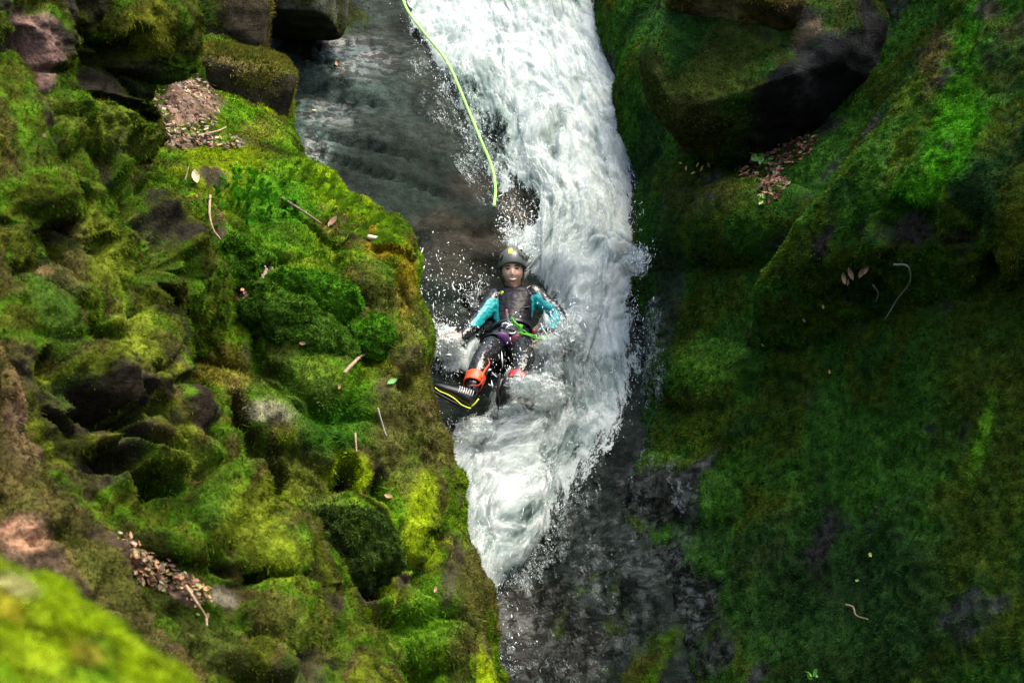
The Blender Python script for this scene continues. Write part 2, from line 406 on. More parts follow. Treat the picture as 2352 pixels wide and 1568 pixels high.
# --- nearer shoulder of the right wall: a mossy brow running down from the upper right
sil = [(2230, -420, 11.6), (2200, -180, 11.3), (2165, 0, 11.1), (2125, 130, 11.0), (2045, 240, 10.95), (1965, 330, 10.95), (1885, 440, 11.0), (1810, 560, 11.2), (1740, 700, 11.65), (1690, 820, 12.2)]
net = []
for x, y, Y in sil:
    net.append([(x+90, y+60, Y+1.3), (x+14, y+14, Y+.35), (x, y, Y), (x+70, y+20, Y-.33), (x+180, y+20, Y-.62), (x+320, y+10, Y-1.0), (2560, y, 9.3+.25*(Y-11.4)), (2900, y, 8.6)])
g = catmull(catmull(netP(net), 240, 0), 260, 1)
_, g_shoulder = bank('right_shoulder', g, [(2270, 360, 60, 220, 25, .09), (2150, 400, 55, 150, 38, .07), (2220, 90, 50, 120, 10, -.09), (2330, 250, 50, 250, 8, -.10), (2090, 520, 80, 60, 20, -.16), (2030, 540, 40, 60, 20, .08), (2330, 520, 70, 150, 12, .09), (2270, 640, 40, 90, 15, -.09)],
     amp=.06, freq=1.8, fine=.014, rock_tint=(.05, .042, .04), cols=[R_MID, R_OLIVE, R_MID*1.1, R_OLIVE*1.2, R_DARK], seed=47, scale=1.5,
     colspots=[(2190, 330, 60, 150, 25, C_EMER*.9, .95), (2120, 430, 110, 55, -25, C_EMER*.75, .9), (2200, 200, 45, 120, 20, C_EMER*.7, .8), (2230, 60, 25, 80, 20, C_EMER*.6, .7), (2320, 560, 55, 200, 10, (.10, .115, .008), .85), (2060, 120, 60, 60, 0, R_MID*1.3, .6),
               (2140, 120, 40, 110, 5, (.085, .07, .025), .8), (1990, 470, 90, 90, 0, R_MID*1.1, .6)],
     bare=[(2320, 140, 60, 200, 5, .4, .8), (2270, 30, 60, 60, 0, .3, .9), (2095, 530, 70, 60, 20, .2, .9)], rockspots=[(2320, 120, 80, 220, 0, (.022, .016, .013), .9)],
     count=130000, bare_bias=-.25, length=.014, width=.004, droop=.4)

# --- left bank with the bright moss shelf
rows = [
 [(150, -60, 12.0), (330, 40, 12.8), (480, 90, 13.6), (590, 130, 14.0), (620, 150, 14.1), (640, 170, 14.3), (640, 250, 14.9), (600, 420, 15.4)],
 [(150, 120, 11.5), (360, 190, 12.0), (490, 210, 12.6), (585, 240, 12.9), (630, 262, 13.0), (655, 290, 13.2), (650, 380, 14.0), (610, 520, 14.6)],
 [(150, 270, 10.9), (380, 320, 11.2), (500, 330, 11.7), (600, 335, 12.1), (660, 350, 12.25), (695, 378, 12.5), (690, 460, 13.3), (650, 620, 14.0)],
 [(150, 400, 10.4), (400, 420, 10.7), (560, 415, 11.1), (680, 410, 11.4), (760, 428, 11.55), (805, 455, 11.8), (800, 560, 12.7), (750, 720, 13.5)],
 [(150, 520, 10.0), (420, 520, 10.25), (600, 510, 10.5), (760, 500, 10.65), (860, 510, 10.75), (915, 540, 11.0), (905, 640, 12.1), (850, 800, 13.0)],
 [(150, 690, 9.75), (430, 680, 10.0), (610, 665, 10.15), (780, 645, 10.25), (885, 625, 10.35), (950, 632, 10.85), (955, 720, 11.9), (900, 860, 12.8)],
 [(150, 880, 9.4), (430, 860, 9.65), (630, 850, 9.8), (800, 835, 9.9), (905, 820, 10.05), (985, 815, 10.65), (985, 880, 11.7), (930, 980, 12.6)],
 [(150, 1070, 9.1), (450, 1040, 9.3), (650, 1020, 9.45), (830, 1005, 9.55), (930, 1000, 9.75), (1022, 1000, 10.4), (1015, 1040, 11.5), (960, 1120, 12.4)],
 [(150, 1240, 8.8), (470, 1220, 9.0), (680, 1200, 9.15), (860, 1185, 9.25), (968, 1180, 9.45), (1062, 1180, 10.15), (1055, 1200, 11.2), (1000, 1260, 12.1)],
 [(150, 1420, 8.5), (490, 1400, 8.7), (710, 1395, 8.8), (910, 1385, 8.95), (1020, 1380, 9.15), (1115, 1380, 9.9), (1105, 1395, 11.0), (1050, 1440, 11.9)],
 [(150, 1640, 8.2), (500, 1640, 8.4), (740, 1640, 8.5), (950, 1640, 8.65), (1070, 1640, 8.85), (1180, 1640, 9.6), (1165, 1660, 10.7), (1110, 1700, 11.6)],
 [(150, 1960, 7.8), (500, 1960, 8.0), (740, 1960, 8.1), (960, 1960, 8.2), (1110, 1960, 8.4), (1230, 1960, 9.1), (1210, 1960, 10.2), (1160, 1960, 11.2)]]
g = catmull(catmull(netP([[(x-(34 if (k > 2 and c > 2) else 0), y, Y) for c, (x, y, Y) in enumerate(r)] for k, r in enumerate(rows)]), 480, 0), 400, 1)
LW = (.075, .068, .022)
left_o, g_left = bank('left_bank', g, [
      (720, 690, 80, 62, 15, .13), (690, 745, 120, 62, 38, .13), (560, 600, 50, 45, 0, .10), (815, 775, 65, 55, 20, .10), (700, 860, 130, 90, 30, .11), (560, 800, 70, 60, 0, .07), (860, 620, 85, 100, 0, .12), (900, 760, 60, 110, -10, .08),
      (560, 950, 110, 70, 20, .08), (640, 1010, 110, 60, 20, .09), (870, 1000, 90, 110, 10, .09), (730, 1080, 130, 80, 20, .13), (640, 1250, 120, 130, 35, .15), (800, 1250, 110, 100, 25, .15), (950, 1120, 70, 140, 10, .10), (960, 1260, 60, 90, 0, .10),
      (980, 1430, 80, 130, 10, .14), (790, 1440, 90, 110, 30, .13), (650, 1380, 100, 90, 30, .12), (620, 1500, 60, 50, 0, .11), (890, 1510, 60, 70, 0, .09), (460, 1170, 110, 60, 10, .10), (330, 1330, 120, 60, 20, .05), (460, 470, 60, 60, 20, .05), (620, 470, 90, 40, 0, .06),
      (770, 605, 60, 22, 15, .05), (800, 740, 26, 20, 0, -.12), (520, 1030, 48, 95, 0, -.22), (780, 1130, 35, 50, 10, -.12), (760, 1330, 40, 40, 30, -.16), (830, 1370, 50, 45, 20, -.16), (860, 1140, 20, 50, 0, -.08), (960, 1250, 26, 16, 0, -.10), (900, 920, 40, 50, 0, -.06), (620, 1130, 40, 60, 0, -.10), (420, 1000, 60, 60, 0, -.10)],
     amp=.06, freq=1.5, fine=.012, knob=.13, kfreq=1.9, rugged=.016, rock_tint=(.045, .038, .024), cols=[C_DARK, C_MID*.8, C_MID*1.25, np.array((.09, .135, .006)), C_MID*.8, C_BROWN*.9, C_BRIGHT], seed=61, scale=2.1,
     colspots=[(520, 380, 160, 60, 10, C_BRIGHT*.85, .8), (800, 440, 140, 60, 28, C_BRIGHT, .9), (640, 440, 110, 80, 10, (.045, .17, .006), .8), (600, 560, 120, 70, 0, (.04, .13, .006), .7), (720, 690, 85, 60, 15, (.05, .17, .006), .9), (690, 750, 120, 60, 38, (.05, .125, .01), .9),
               (880, 560, 60, 40, 10, C_OCHRE*1.1, .9), (930, 640, 28, 130, 0, C_OCHRE*.9, .8), (850, 680, 90, 90, 0, (.06, .065, .015), .8), (930, 900, 80, 220, 5, LW, .8), (1000, 1010, 60, 260, 12, (.07, .062, .022), .9), (1080, 1400, 60, 260, 14, (.075, .07, .02), .85),
               (500, 830, 80, 60, 20, (.15, .13, .02), .8), (540, 940, 30, 60, 0, (.14, .10, .04), .8), (620, 945, 65, 25, 5, (.28, .27, .19), .8), (760, 980, 80, 120, 40, (.03, .12, .008), .8), (690, 860, 110, 80, 30, (.07, .13, .015), .7), (960, 1190, 40, 160, 12, C_BRIGHT, .85), (990, 1280, 25, 50, 0, (.17, .26, .008), .9),
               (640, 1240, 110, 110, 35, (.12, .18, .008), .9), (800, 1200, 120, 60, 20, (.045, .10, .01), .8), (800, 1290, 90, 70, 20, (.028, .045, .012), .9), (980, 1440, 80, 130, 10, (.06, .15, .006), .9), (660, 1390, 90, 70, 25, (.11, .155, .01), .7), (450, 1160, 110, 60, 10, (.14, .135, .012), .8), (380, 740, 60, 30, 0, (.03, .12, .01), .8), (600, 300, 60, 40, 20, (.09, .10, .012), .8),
               (560, 1100, 80, 60, 0, (.08, .08, .016), .7), (700, 1080, 120, 70, 20, (.06, .07, .014), .8)],
     bare=[(430, 240, 75, 75, 20, 0, 1), (440, 325, 75, 20, -10, .1, .9), (820, 545, 60, 16, 10, .2, .8), (520, 640, 22, 60, -35, .1, .8), (575, 690, 20, 70, -30, .1, .8), (520, 1040, 45, 90, 0, .15, .9), (320, 1300, 80, 50, 20, .05, .95), (420, 1370, 80, 35, 40, .05, .95), (500, 1370, 60, 40, 20, .1, .9), (1035, 1320, 30, 100, 10, .2, .8), (770, 1440, 30, 20, 0, .2, .8), (700, 1540, 80, 50, 0, .35, .8), (830, 1370, 45, 40, 0, .2, .8), (940, 1080, 40, 50, 0, .3, .6)],
     rockspots=[(430, 250, 90, 90, 0, (.22, .15, .11), .9), (320, 1300, 110, 60, 20, (.26, .16, .10), .9), (420, 1370, 80, 40, 40, (.24, .15, .10), .9), (510, 1370, 60, 30, 30, (.16, .15, .11), .9), (520, 1040, 60, 110, 0, (.02, .017, .012), .9)],  # last spot: near-black stone, the hollow's shade put into the tint
     count=430000, bare_bias=-.3, tufts=30000, tuft_len=.022, length=.0115, width=.0036, droop=.3, clump=4.0)

# --- near bank, upper part
sil = [(385, -420, 9.5), (382, -100, 9.35), (375, 60, 9.3), (345, 150, 9.25), (298, 240, 9.1), (295, 340, 9.0), (365, 440, 8.95), (440, 540, 8.9), (498, 620, 8.9), (470, 700, 8.85), (420, 800, 8.8), (380, 1000, 8.6)]
g = catmull(catmull(ridge_net(sil, -350, 2.2, lean=.16), 300, 0), 260, 1)
_, g_near = bank('near_left_bank', g, [(330, 60, 80, 120, 20, .14), (300, 300, 130, 60, 35, .12), (180, 290, 140, 60, 25, .12), (75, 120, 90, 110, 10, .10), (400, 520, 60, 130, -25, .08), (90, 340, 60, 50, 0, .08), (200, 190, 60, 45, -50, -.22), (300, 470, 90, 60, 30, -.10), (330, 560, 110, 90, 0, -.20), (200, 400, 60, 50, 40, -.14), (10, 200, 40, 150, 0, -.14), (340, 200, 40, 60, 20, -.10), (270, 110, 22, 60, 10, -.12), (100, 430, 80, 30, 35, -.15), (260, 250, 70, 25, 40, -.14), (375, 330, 28, 80, -20, -.10), (160, 120, 28, 90, 20, -.16), (420, 620, 40, 50, 0, -.1)],
     amp=.09, freq=1.5, fine=.014, knob=.13, kfreq=2.0, rugged=.026, bare_bias=-.3, rock_tint=(.03, .027, .02), cols=[C_DARK*.8, C_MID*.6, (.045, .06, .005), C_MID*.7, C_DARK, (.06, .08, .005), C_DARK*.7], seed=83, scale=1.9,
     colspots=[(350, 60, 70, 80, 20, (.11, .125, .010), .8), (300, 310, 130, 50, 35, (.08, .11, .012), .8), (60, 380, 110, 60, 0, (.10, .14, .012), .8), (160, 260, 100, 40, 20, (.075, .10, .012), .7)],
     bare=[(80, 120, 70, 100, 15, .05, .95), (330, 570, 110, 90, 0, .45, .8), (95, 335, 45, 35, 0, .05, .9), (330, 190, 50, 60, 0, .3, .7), (270, 330, 40, 60, 0, .3, .7), (20, 250, 50, 140, 0, .1, .9), (230, 420, 50, 60, 0, .2, .8)],
     rockspots=[(80, 120, 80, 120, 15, (.17, .11, .095), .9), (95, 335, 50, 32, 0, (.20, .19, .14), .8), (320, 600, 120, 100, 0, (.026, .024, .018), .8), (270, 350, 50, 60, 0, (.05, .045, .03), .7)],
     count=140000, tufts=10000, tuft_len=.022, length=.012, width=.0038, droop=.4)

# --- near bank, lower part: a mossy rib running down to the right
sil = [(120, 130, 8.4), (170, 330, 8.3), (215, 490, 8.25), (238, 600, 8.2), (315, 730, 8.15), (395, 830, 8.1), (440, 920, 8.05), (490, 1020, 8.0), (545, 1130, 7.95), (630, 1230, 7.9), (705, 1310, 7.85), (740, 1390, 7.85), (850, 1490, 7.8), (880, 1600, 7.7), (900, 1900, 7.5)]
g = catmull(catmull(ridge_net(sil, -350, 1.5, lean=.12), 340, 0), 280, 1)
_, g_rib = bank('left_rib', g, [(110, 470, 110, 70, 20, .10), (200, 620, 70, 130, -20, .10), (300, 790, 80, 110, -25, .08), (90, 720, 120, 90, 10, .09), (200, 900, 150, 60, 20, .12), (400, 960, 60, 60, 0, .08), (330, 1060, 130, 60, 10, .10), (500, 1190, 90, 70, 40, .12), (600, 1270, 90, 70, 40, .12), (640, 1420, 110, 70, 35, .12), (400, 1260, 90, 30, 20, .07), (330, 1330, 90, 40, 25, -.10), (600, 1530, 80, 50, 20, .10), (470, 1440, 120, 40, 30, -.08), (200, 1060, 70, 50, 0, .08),
      (95, 545, 45, 22, 20, -.16), (190, 590, 30, 50, 20, -.08), (210, 790, 75, 22, 12, -.14), (330, 880, 70, 32, 5, -.20), (340, 860, 50, 22, -20, -.12), (200, 985, 100, 22, 6, -.22), (220, 1080, 80, 40, 0, -.14), (420, 900, 40, 40, 0, -.10), (60, 860, 30, 40, 0, -.10), (130, 460, 60, 35, 30, -.16), (120, 640, 28, 70, -20, -.12), (290, 960, 60, 18, 20, -.12), (330, 1130, 80, 24, 15, -.13), (430, 1040, 40, 26, 0, -.12), (90, 1000, 60, 24, 30, -.12), (480, 1290, 70, 24, 35, -.12), (600, 1350, 60, 22, 35, -.12)],
     amp=.085, freq=1.5, fine=.014, knob=.13, kfreq=1.9, rugged=.026, bare_bias=-.3, rock_tint=(.026, .022, .015), cols=[C_DARK*.8, C_MID*.65, (.05, .063, .005), C_MID*.8, C_BROWN*.6, (.07, .095, .005), C_DARK*.7], seed=103, scale=2.0,  # dark rock; rock_tint set low to paint shade into the bare hollows
     colspots=[(250, 600, 60, 130, -20, (.12, .16, .012), .8), (310, 740, 60, 120, -30, (.13, .17, .014), .8), (120, 700, 60, 160, -15, (.05, .11, .012), .7), (220, 920, 130, 60, 15, (.065, .12, .02), .7), (430, 1060, 70, 50, 20, (.10, .14, .012), .8), (500, 1170, 60, 60, 40, (.05, .12, .008), .8), (160, 600, 60, 80, 0, (.10, .085, .03), .7), (100, 620, 25, 15, 0, (.25, .17, .08), .8), (560, 1210, 90, 90, 40, (.11, .15, .008), .8), (640, 1290, 60, 60, 40, (.12, .17, .008), .8), (700, 1450, 120, 60, 40, (.07, .09, .012), .6), (480, 1480, 120, 60, 30, (.05, .06, .014), .7)],
     bare=[(220, 1090, 120, 60, 0, .3, .8), (200, 985, 90, 20, 5, .1, .8), (330, 880, 60, 28, 0, .1, .8), (90, 545, 40, 20, 20, .1, .8), (120, 480, 70, 30, 20, .3, .6), (300, 1280, 70, 45, 20, .0, .95), (420, 1365, 80, 35, 40, .0, .95), (510, 1370, 60, 35, 20, .1, .9), (690, 1540, 80, 60, 0, .3, .8)],
     rockspots=[(300, 1290, 90, 60, 20, (.22, .14, .09), .9), (420, 1370, 90, 40, 40, (.20, .13, .09), .9), (510, 1370, 60, 30, 30, (.12, .11, .08), .9)],
     count=170000, tufts=12000, tuft_len=.022, length=.012, width=.0038, droop=.4)

# --- brown rib in the lower left corner and the blurred mossy bank right in front of the camera
sil = [(-200, 500, 6.9), (-60, 740, 6.85), (10, 880, 6.8), (70, 1000, 6.75), (140, 1110, 6.7), (205, 1230, 6.65), (260, 1310, 6.6), (340, 1410, 6.55), (420, 1540, 6.5), (480, 1700, 6.4), (560, 2000, 6.2)]
g = catmull(catmull(ridge_net(sil, -500, 1.0, lean=.10), 200, 0), 180, 1)
bank('brown_rib', g, [(60, 1200, 70, 60, 20, .08), (150, 1330, 80, 50, 40, .06), (250, 1480, 80, 60, 30, .08)], amp=.08, freq=2.6, fine=.022, knob=.03, kfreq=5.0, rock_tint=(.055, .04, .026),
     cols=[C_DARK, C_BROWN*.9, (.06, .06, .014), C_BROWN, C_DARK], seed=131, colspots=[(40, 1240, 60, 40, 20, (.30, .16, .09), .8), (60, 940, 60, 140, 0, (.13, .085, .05), .7), (260, 1320, 60, 130, -35, (.06, .075, .012), .7), (330, 1500, 90, 90, 0, (.055, .06, .018), .6)],
     bare=[(40, 1240, 60, 30, 20, .1, .9), (60, 1200, 40, 30, 0, .1, .8)], rockspots=[(40, 1230, 70, 50, 20, (.28, .16, .10), .9)], bare_bias=.15, count=40000, length=.018, width=.0045, droop=.5)
sil = [(-300, 1150, 2.8), (-100, 1250, 2.75), (0, 1318, 2.72), (90, 1345, 2.7), (170, 1390, 2.66), (245, 1440, 2.64), (330, 1510, 2.6), (420, 1580, 2.56), (520, 1680, 2.5), (640, 1900, 2.4)]
g = catmull(catmull(ridge_net(sil, -600, .35, back=((-4, 30, .2), (-40, 200, .6)), lean=.05, edge=.04), 200, 0), 200, 1)
bank('foreground_bank', g, [(100, 1400, 60, 40, 20, .02), (220, 1500, 70, 50, 30, .025)], amp=.018, freq=6, fine=.008, knob=.012, kfreq=11, bare_bias=-.4, rock_tint=(.10, .09, .04), cols=[C_MID*1.2, (.13, .19, .006), C_BRIGHT, (.15, .22, .006), (.20, .17, .015)], seed=151, scale=3.5,
     colspots=[(40, 1345, 70, 30, 20, (.26, .24, .12), .8), (200, 1500, 60, 40, 20, (.22, .17, .02), .6)], count=50000, length=.022, width=.003, droop=.3)

# ------------------------------------------------------------------ water
def mat_water(name, soft=False):
    """white water: 'cov' how much of the sheet is there, 'foam' how aerated it is, 'flow' metres across and along the current"""
    b = NB(name); flow = b.attr('flow', 'Vector')
    def nz(sc, stretch, det, dist):
        mp = b.new('ShaderNodeMapping'); b.l.new(flow, mp.inputs[0]); mp.inputs['Scale'].default_value = (1.0, stretch, 1.0); return b.noise(mp.outputs[0], sc, det, .6, dist)
    n1 = nz(8, .32, 6, 1.0); n2 = nz(34, .22, 5, .6); n3 = nz(4, .4, 4, 1.0); n4 = nz(110, .3, 2, .2)
    c5 = lambda n, k: b.math('MULTIPLY', b.math('SUBTRACT', n, .5), k)
    fm = b.math('ADD', b.attr('foam'), b.math('ADD', b.math('ADD', c5(n1, 1.3), c5(n2, .85)), b.math('ADD', c5(n3, .8), c5(n4, .35))))
    col = b.ramp(fm, [(.0, (.10, .15, .14)), (.25, (.24, .32, .30)), (.52, (.44, .52, .50)), (.98, (.72, .78, .76))])
    nm = b.bump(b.math('ADD', b.math('MULTIPLY', n1, .7), b.math('MULTIPLY', n2, .3)), .5, .03)
    d = b.bsdf(Base_Color=col, Roughness=.6, Normal=nm, IOR=1.33, Specular_IOR_Level=.3)
    t = b.new('ShaderNodeBsdfTranslucent'); b.l.new(col, t.inputs[0])
    surf = b.mixs(.45, d, t.outputs[0])
    cov = b.math('ADD', b.attr('cov'), b.math('ADD', b.math('ADD', c5(n1, 1.3), c5(n2, 1.3)), c5(n4, .9)))
    cov = b.ramp(cov, [(.25, 0.0), (.9, .9)] if soft else [(.32, 0.0), (.66, 1.0)])
    return b.done(b.mixs(cov, b.new('ShaderNodeBsdfTransparent').outputs[0], surf))
WATER, MIST = mat_water('white_water'), mat_water('loose_foam', True)
def mat_film():
    b = NB('thin_water'); flow = b.attr('flow', 'Vector')
    mp = b.new('ShaderNodeMapping'); b.l.new(flow, mp.inputs[0]); mp.inputs['Scale'].default_value = (1.0, .55, 1.0)
    n1 = b.noise(mp.outputs[0], 26, 4, .6, .8); n2 = b.noise(mp.outputs[0], 130, 3, .6, .3); n3 = b.noise(mp.outputs[0], 5, 3, .6, .6)
    cov = b.math('ADD', b.attr('cov'), b.math('ADD', b.math('MULTIPLY', b.math('SUBTRACT', n1, .5), 1.4), b.math('ADD', b.math('MULTIPLY', b.math('SUBTRACT', n2, .5), 1.6), b.math('MULTIPLY', b.math('SUBTRACT', n3, .5), .8))))
    cov = b.ramp(cov, [(.30, 0.0), (.75, .75)])
    surf = b.bsdf(Base_Color=(.34, .40, .39), Roughness=.25, Normal=b.bump(n2, .8, .02), IOR=1.33)
    return b.done(b.mixs(cov, b.new('ShaderNodeBsdfTransparent').outputs[0], surf))
FILM = mat_film()
wy = np.array([-260, -100, 0, 60, 100, 150, 200, 300, 400, 500, 560, 650, 760, 830, 900, 950, 1000, 1050, 1150, 1250, 1370, 1480, 1600.])
wlx = np.array([905, 920, 925, 930, 960, 985, 1010, 1060, 1110, 1165, 1150, 1090, 985, 985, 1020, 1035, 1020, 1000, 1010, 1030, 1050, 1060, 1070.])
wrx = np.array([1345, 1360, 1372, 1392, 1405, 1420, 1435, 1465, 1462, 1455, 1470, 1468, 1475, 1485, 1455, 1445, 1432, 1405, 1325, 1250, 1140, 1085, 1072.])
def stream():
    nu, nv = 640, 190
    y1 = np.linspace(-260, 1600, nu); u1 = np.linspace(0, 1, nv)
    k = np.ones(9)/9
    L = np.interp(y1, wy, wlx); R = np.interp(y1, wy, wrx)
    pad = lambda a: np.convolve(np.pad(a, 4, 'edge'), k, 'valid')
    L, R = pad(L), pad(R)
    x = L[:, None]+(R-L)[:, None]*u1[None]; y = np.repeat(y1[:, None], nv, 1)
    u = np.repeat(u1[None], nu, 0)
    Yv = chute_Y(x, y)
    for _ in range(10): Yv[1:-1, 1:-1] = (Yv[1:-1, 1:-1]+Yv[:-2, 1:-1]+Yv[2:, 1:-1]+Yv[1:-1, :-2]+Yv[1:-1, 2:])/5
    g = P(x, y, Yv); n, s = toward_cam(g, grid_normals(g))
    along = np.concatenate([[0], np.cumsum(np.linalg.norm(np.diff(g[:, nv//2], axis=0), axis=1))])
    across = np.cumsum(np.linalg.norm(np.diff(g, axis=1, prepend=g[:, :1]), axis=2), axis=1); across -= across[:, nv//2:nv//2+1]
    fl = np.stack([across, np.repeat(along[:, None], nv, 1), np.zeros_like(across)], -1).reshape(-1, 3)
    q = fl*np.array([1, .72, 1])
    warp = np.stack([fbm(q*2.2+5, 3), fbm(q*2.2+25, 3), np.zeros(len(q))], 1)*.16
    q = q+warp
    bil = lambda p, o: sum(.55**k*np.abs(noise(p*2.1**k+k*7.7)) for k in range(o))
    puff = bil(q*3.6, 3); small = bil(q*11+3, 3)
    X, Y_ = x.ravel(), y.ravel()
    prof = np.clip(np.sin(np.pi*np.clip(u.ravel(), 0, 1)), 0, 1)**.6
    thick = -.05+.20*prof+.085*puff*prof+.016*small*(.3+.7*prof)
    # water piled up round the slider and where the flow strikes the wall
    for (sx, sy, rx, ry, a, hh) in [(1030, 790, 60, 40, 20, .05), (1295, 780, 60, 70, 0, .12), (1440, 600, 60, 40, -20, .14), (1240, 910, 60, 50, 0, .10), (1185, 945, 50, 30, 0, .06), (1275, 860, 60, 60, 0, .12)]:
        aa = math.radians(a); dx, dy = X-sx, Y_-sy
        r2 = ((dx*math.cos(aa)+dy*math.sin(aa))/rx)**2+((-dx*math.sin(aa)+dy*math.cos(aa))/ry)**2
        thick += hh*np.exp(-r2)*(.6+.9*puff)
    # a hollow where the slider lies
    for (sx, sy, rx, ry, hh) in [(1180, 715, 62, 85, .26), (1160, 835, 62, 62, .26), (1085, 925, 45, 40, .30), (1075, 745, 45, 40, .16), (1255, 712, 50, 60, .22)]:
        thick -= hh*np.exp(-((X-sx)/rx)**4-((Y_-sy)/ry)**4)
    pos = g.reshape(-1, 3)+n.reshape(-1, 3)*thick[:, None]
    e = np.minimum(u.ravel()*1.0, (1-u.ravel()))
    wide = .10+.30*sst(900, 1120, Y_)*(u.ravel() > .5)
    cov = .22+1.13*np.clip(e/wide, 0, 1)**.8*sst(.0, .06, e)
    cov = paint(cov, X, Y_, [(1080, 330, 95, 190, -28, .42, .95), (1175, 490, 60, 70, 0, .16, 1), (1100, 610, 55, 70, 0, -.1, 1), (1010, 850, 50, 30, 30, .5, .6), (1060, 900, 60, 40, 0, -.3, 1), (1470, 820, 50, 190, 5, .33, .9), (1445, 930, 40, 80, 10, .4, .8), (1010, 980, 40, 50, 0, .3, .6), (1090, 680, 80, 70, 0, .1, .9)], 3, pos)
    foam = .50+.75*(puff-.28)+.5*(small-.25)
    foam = paint(foam, X, Y_, [(1190, 130, 170, 90, 10, 1.0, .6), (1100, 8, 90, 26, 0, .05, .8), (1280, 20, 100, 22, 0, .15, .7), (1180, 60, 80, 20, 0, .2, .5), (1330, 350, 60, 160, 0, .62, .5), (1240, 420, 50, 90, 20, .15, .7), (1280, 540, 60, 80, 0, .3, .6), (1360, 930, 110, 80, -42, .14, .9), (1290, 1080, 150, 42, -42, .06, .9), (1200, 1200, 120, 24, -40, .08, .9), (1140, 1290, 100, 30, -35, .12, .8), (1120, 1080, 90, 140, 0, .95, .7), (1190, 1010, 100, 60, 0, .95, .6), (1080, 300, 100, 200, -28, .12, .8), (1480, 820, 60, 190, 5, .2, .8), (1370, 720, 60, 120, 0, .85, .5)], 8, pos)
    f = grid_faces(nu, nv, s < 0)
    me = raw_mesh('water', pos, f, True, {'cov': cov, 'foam': foam, 'flow': fl})
    o = link('water', me, None, WATER); o['kind'] = 'structure'
    # looser veils of foam thrown up above the main sheet
    nf = n.reshape(-1, 3)
    for k, lift in enumerate((.035, .075)):
        veil = fbm(q*np.array([2.6, 1.8, 1])+40*k+9, 4)
        vp = pos+nf*(lift*prof*(.6+1.2*np.clip(veil+.3, 0, 1.2)))[:, None]
        vc = np.where(cov < .6, -.6, .30-.08*k)+.55*veil+.25*(foam-.6)-.5*(1-sst(.0, .16, e))
        vm = raw_mesh('foam_veil', vp, f, True, {'cov': vc, 'foam': np.full(len(vp), .85), 'flow': fl*np.array([1.1, .9, 1])+3.3*(k+1)})
        vo = link('foam_veil', vm, o, MIST); vo['kind'] = 'stuff'
    return pos, n.reshape(-1, 3), X, Y_, u.ravel(), o
w_pos, w_n, w_x, w_y, w_u, water_o = stream()

# thin films of water running down the bare rock beside the chute
def film(name, g, box, spots, seed, lift=.012, axis=(1, .3, 1)):
    x, y = proj(g); m = (x > box[0]) & (x < box[2]) & (y > box[1]) & (y < box[3])
    r = np.where(m.any(1))[0]; c = np.where(m.any(0))[0]
    sub = g[r[0]:r[-1]+1, c[0]:c[-1]+1]; n, s = toward_cam(sub, grid_normals(sub))
    x, y = proj(sub); sub = sub+n*lift
    flat = sub.reshape(-1, 3)
    cov = paint(np.full(len(flat), -.6), x.ravel(), y.ravel(), spots, seed, flat)
    fl = np.stack([flat[:, 0]*1.0+flat[:, 2]*.55, flat[:, 2]*.8-flat[:, 0]*.5-flat[:, 1]*.3, flat[:, 1]*.5], 1)
    me = raw_mesh(name, flat, grid_faces(sub.shape[0], sub.shape[1], s < 0), True, {'cov': cov, 'foam': np.full(len(flat), .30), 'flow': fl})
    o = link(name, me, None, FILM); o['kind'] = 'structure'
film('water_film', g_bed, (930, 100, 1700, 1640), [(1500, 1150, 170, 100, 25, .10, 1), (1290, 1450, 300, 170, 40, .10, 1), (1370, 1300, 160, 150, 30, .12, 1), (1120, 330, 130, 210, -30, .36, 1), (1000, 220, 80, 120, -30, .2, 1), (1170, 1510, 36, 70, 0, .32, 1), (1330, 1150, 130, 45, -42, .36, 1), (1220, 1300, 140, 45, -42, .36, 1), (1250, 1500, 200, 60, 55, .24, 1)], 71)
film('water_film', g_right, (1380, 560, 1720, 1640), [(1495, 820, 55, 190, 8, .38, 1), (1510, 1120, 150, 120, 25, .17, 1), (1430, 1440, 150, 160, 30, .10, 1), (1460, 1020, 50, 40, 0, .3, 1)], 72)

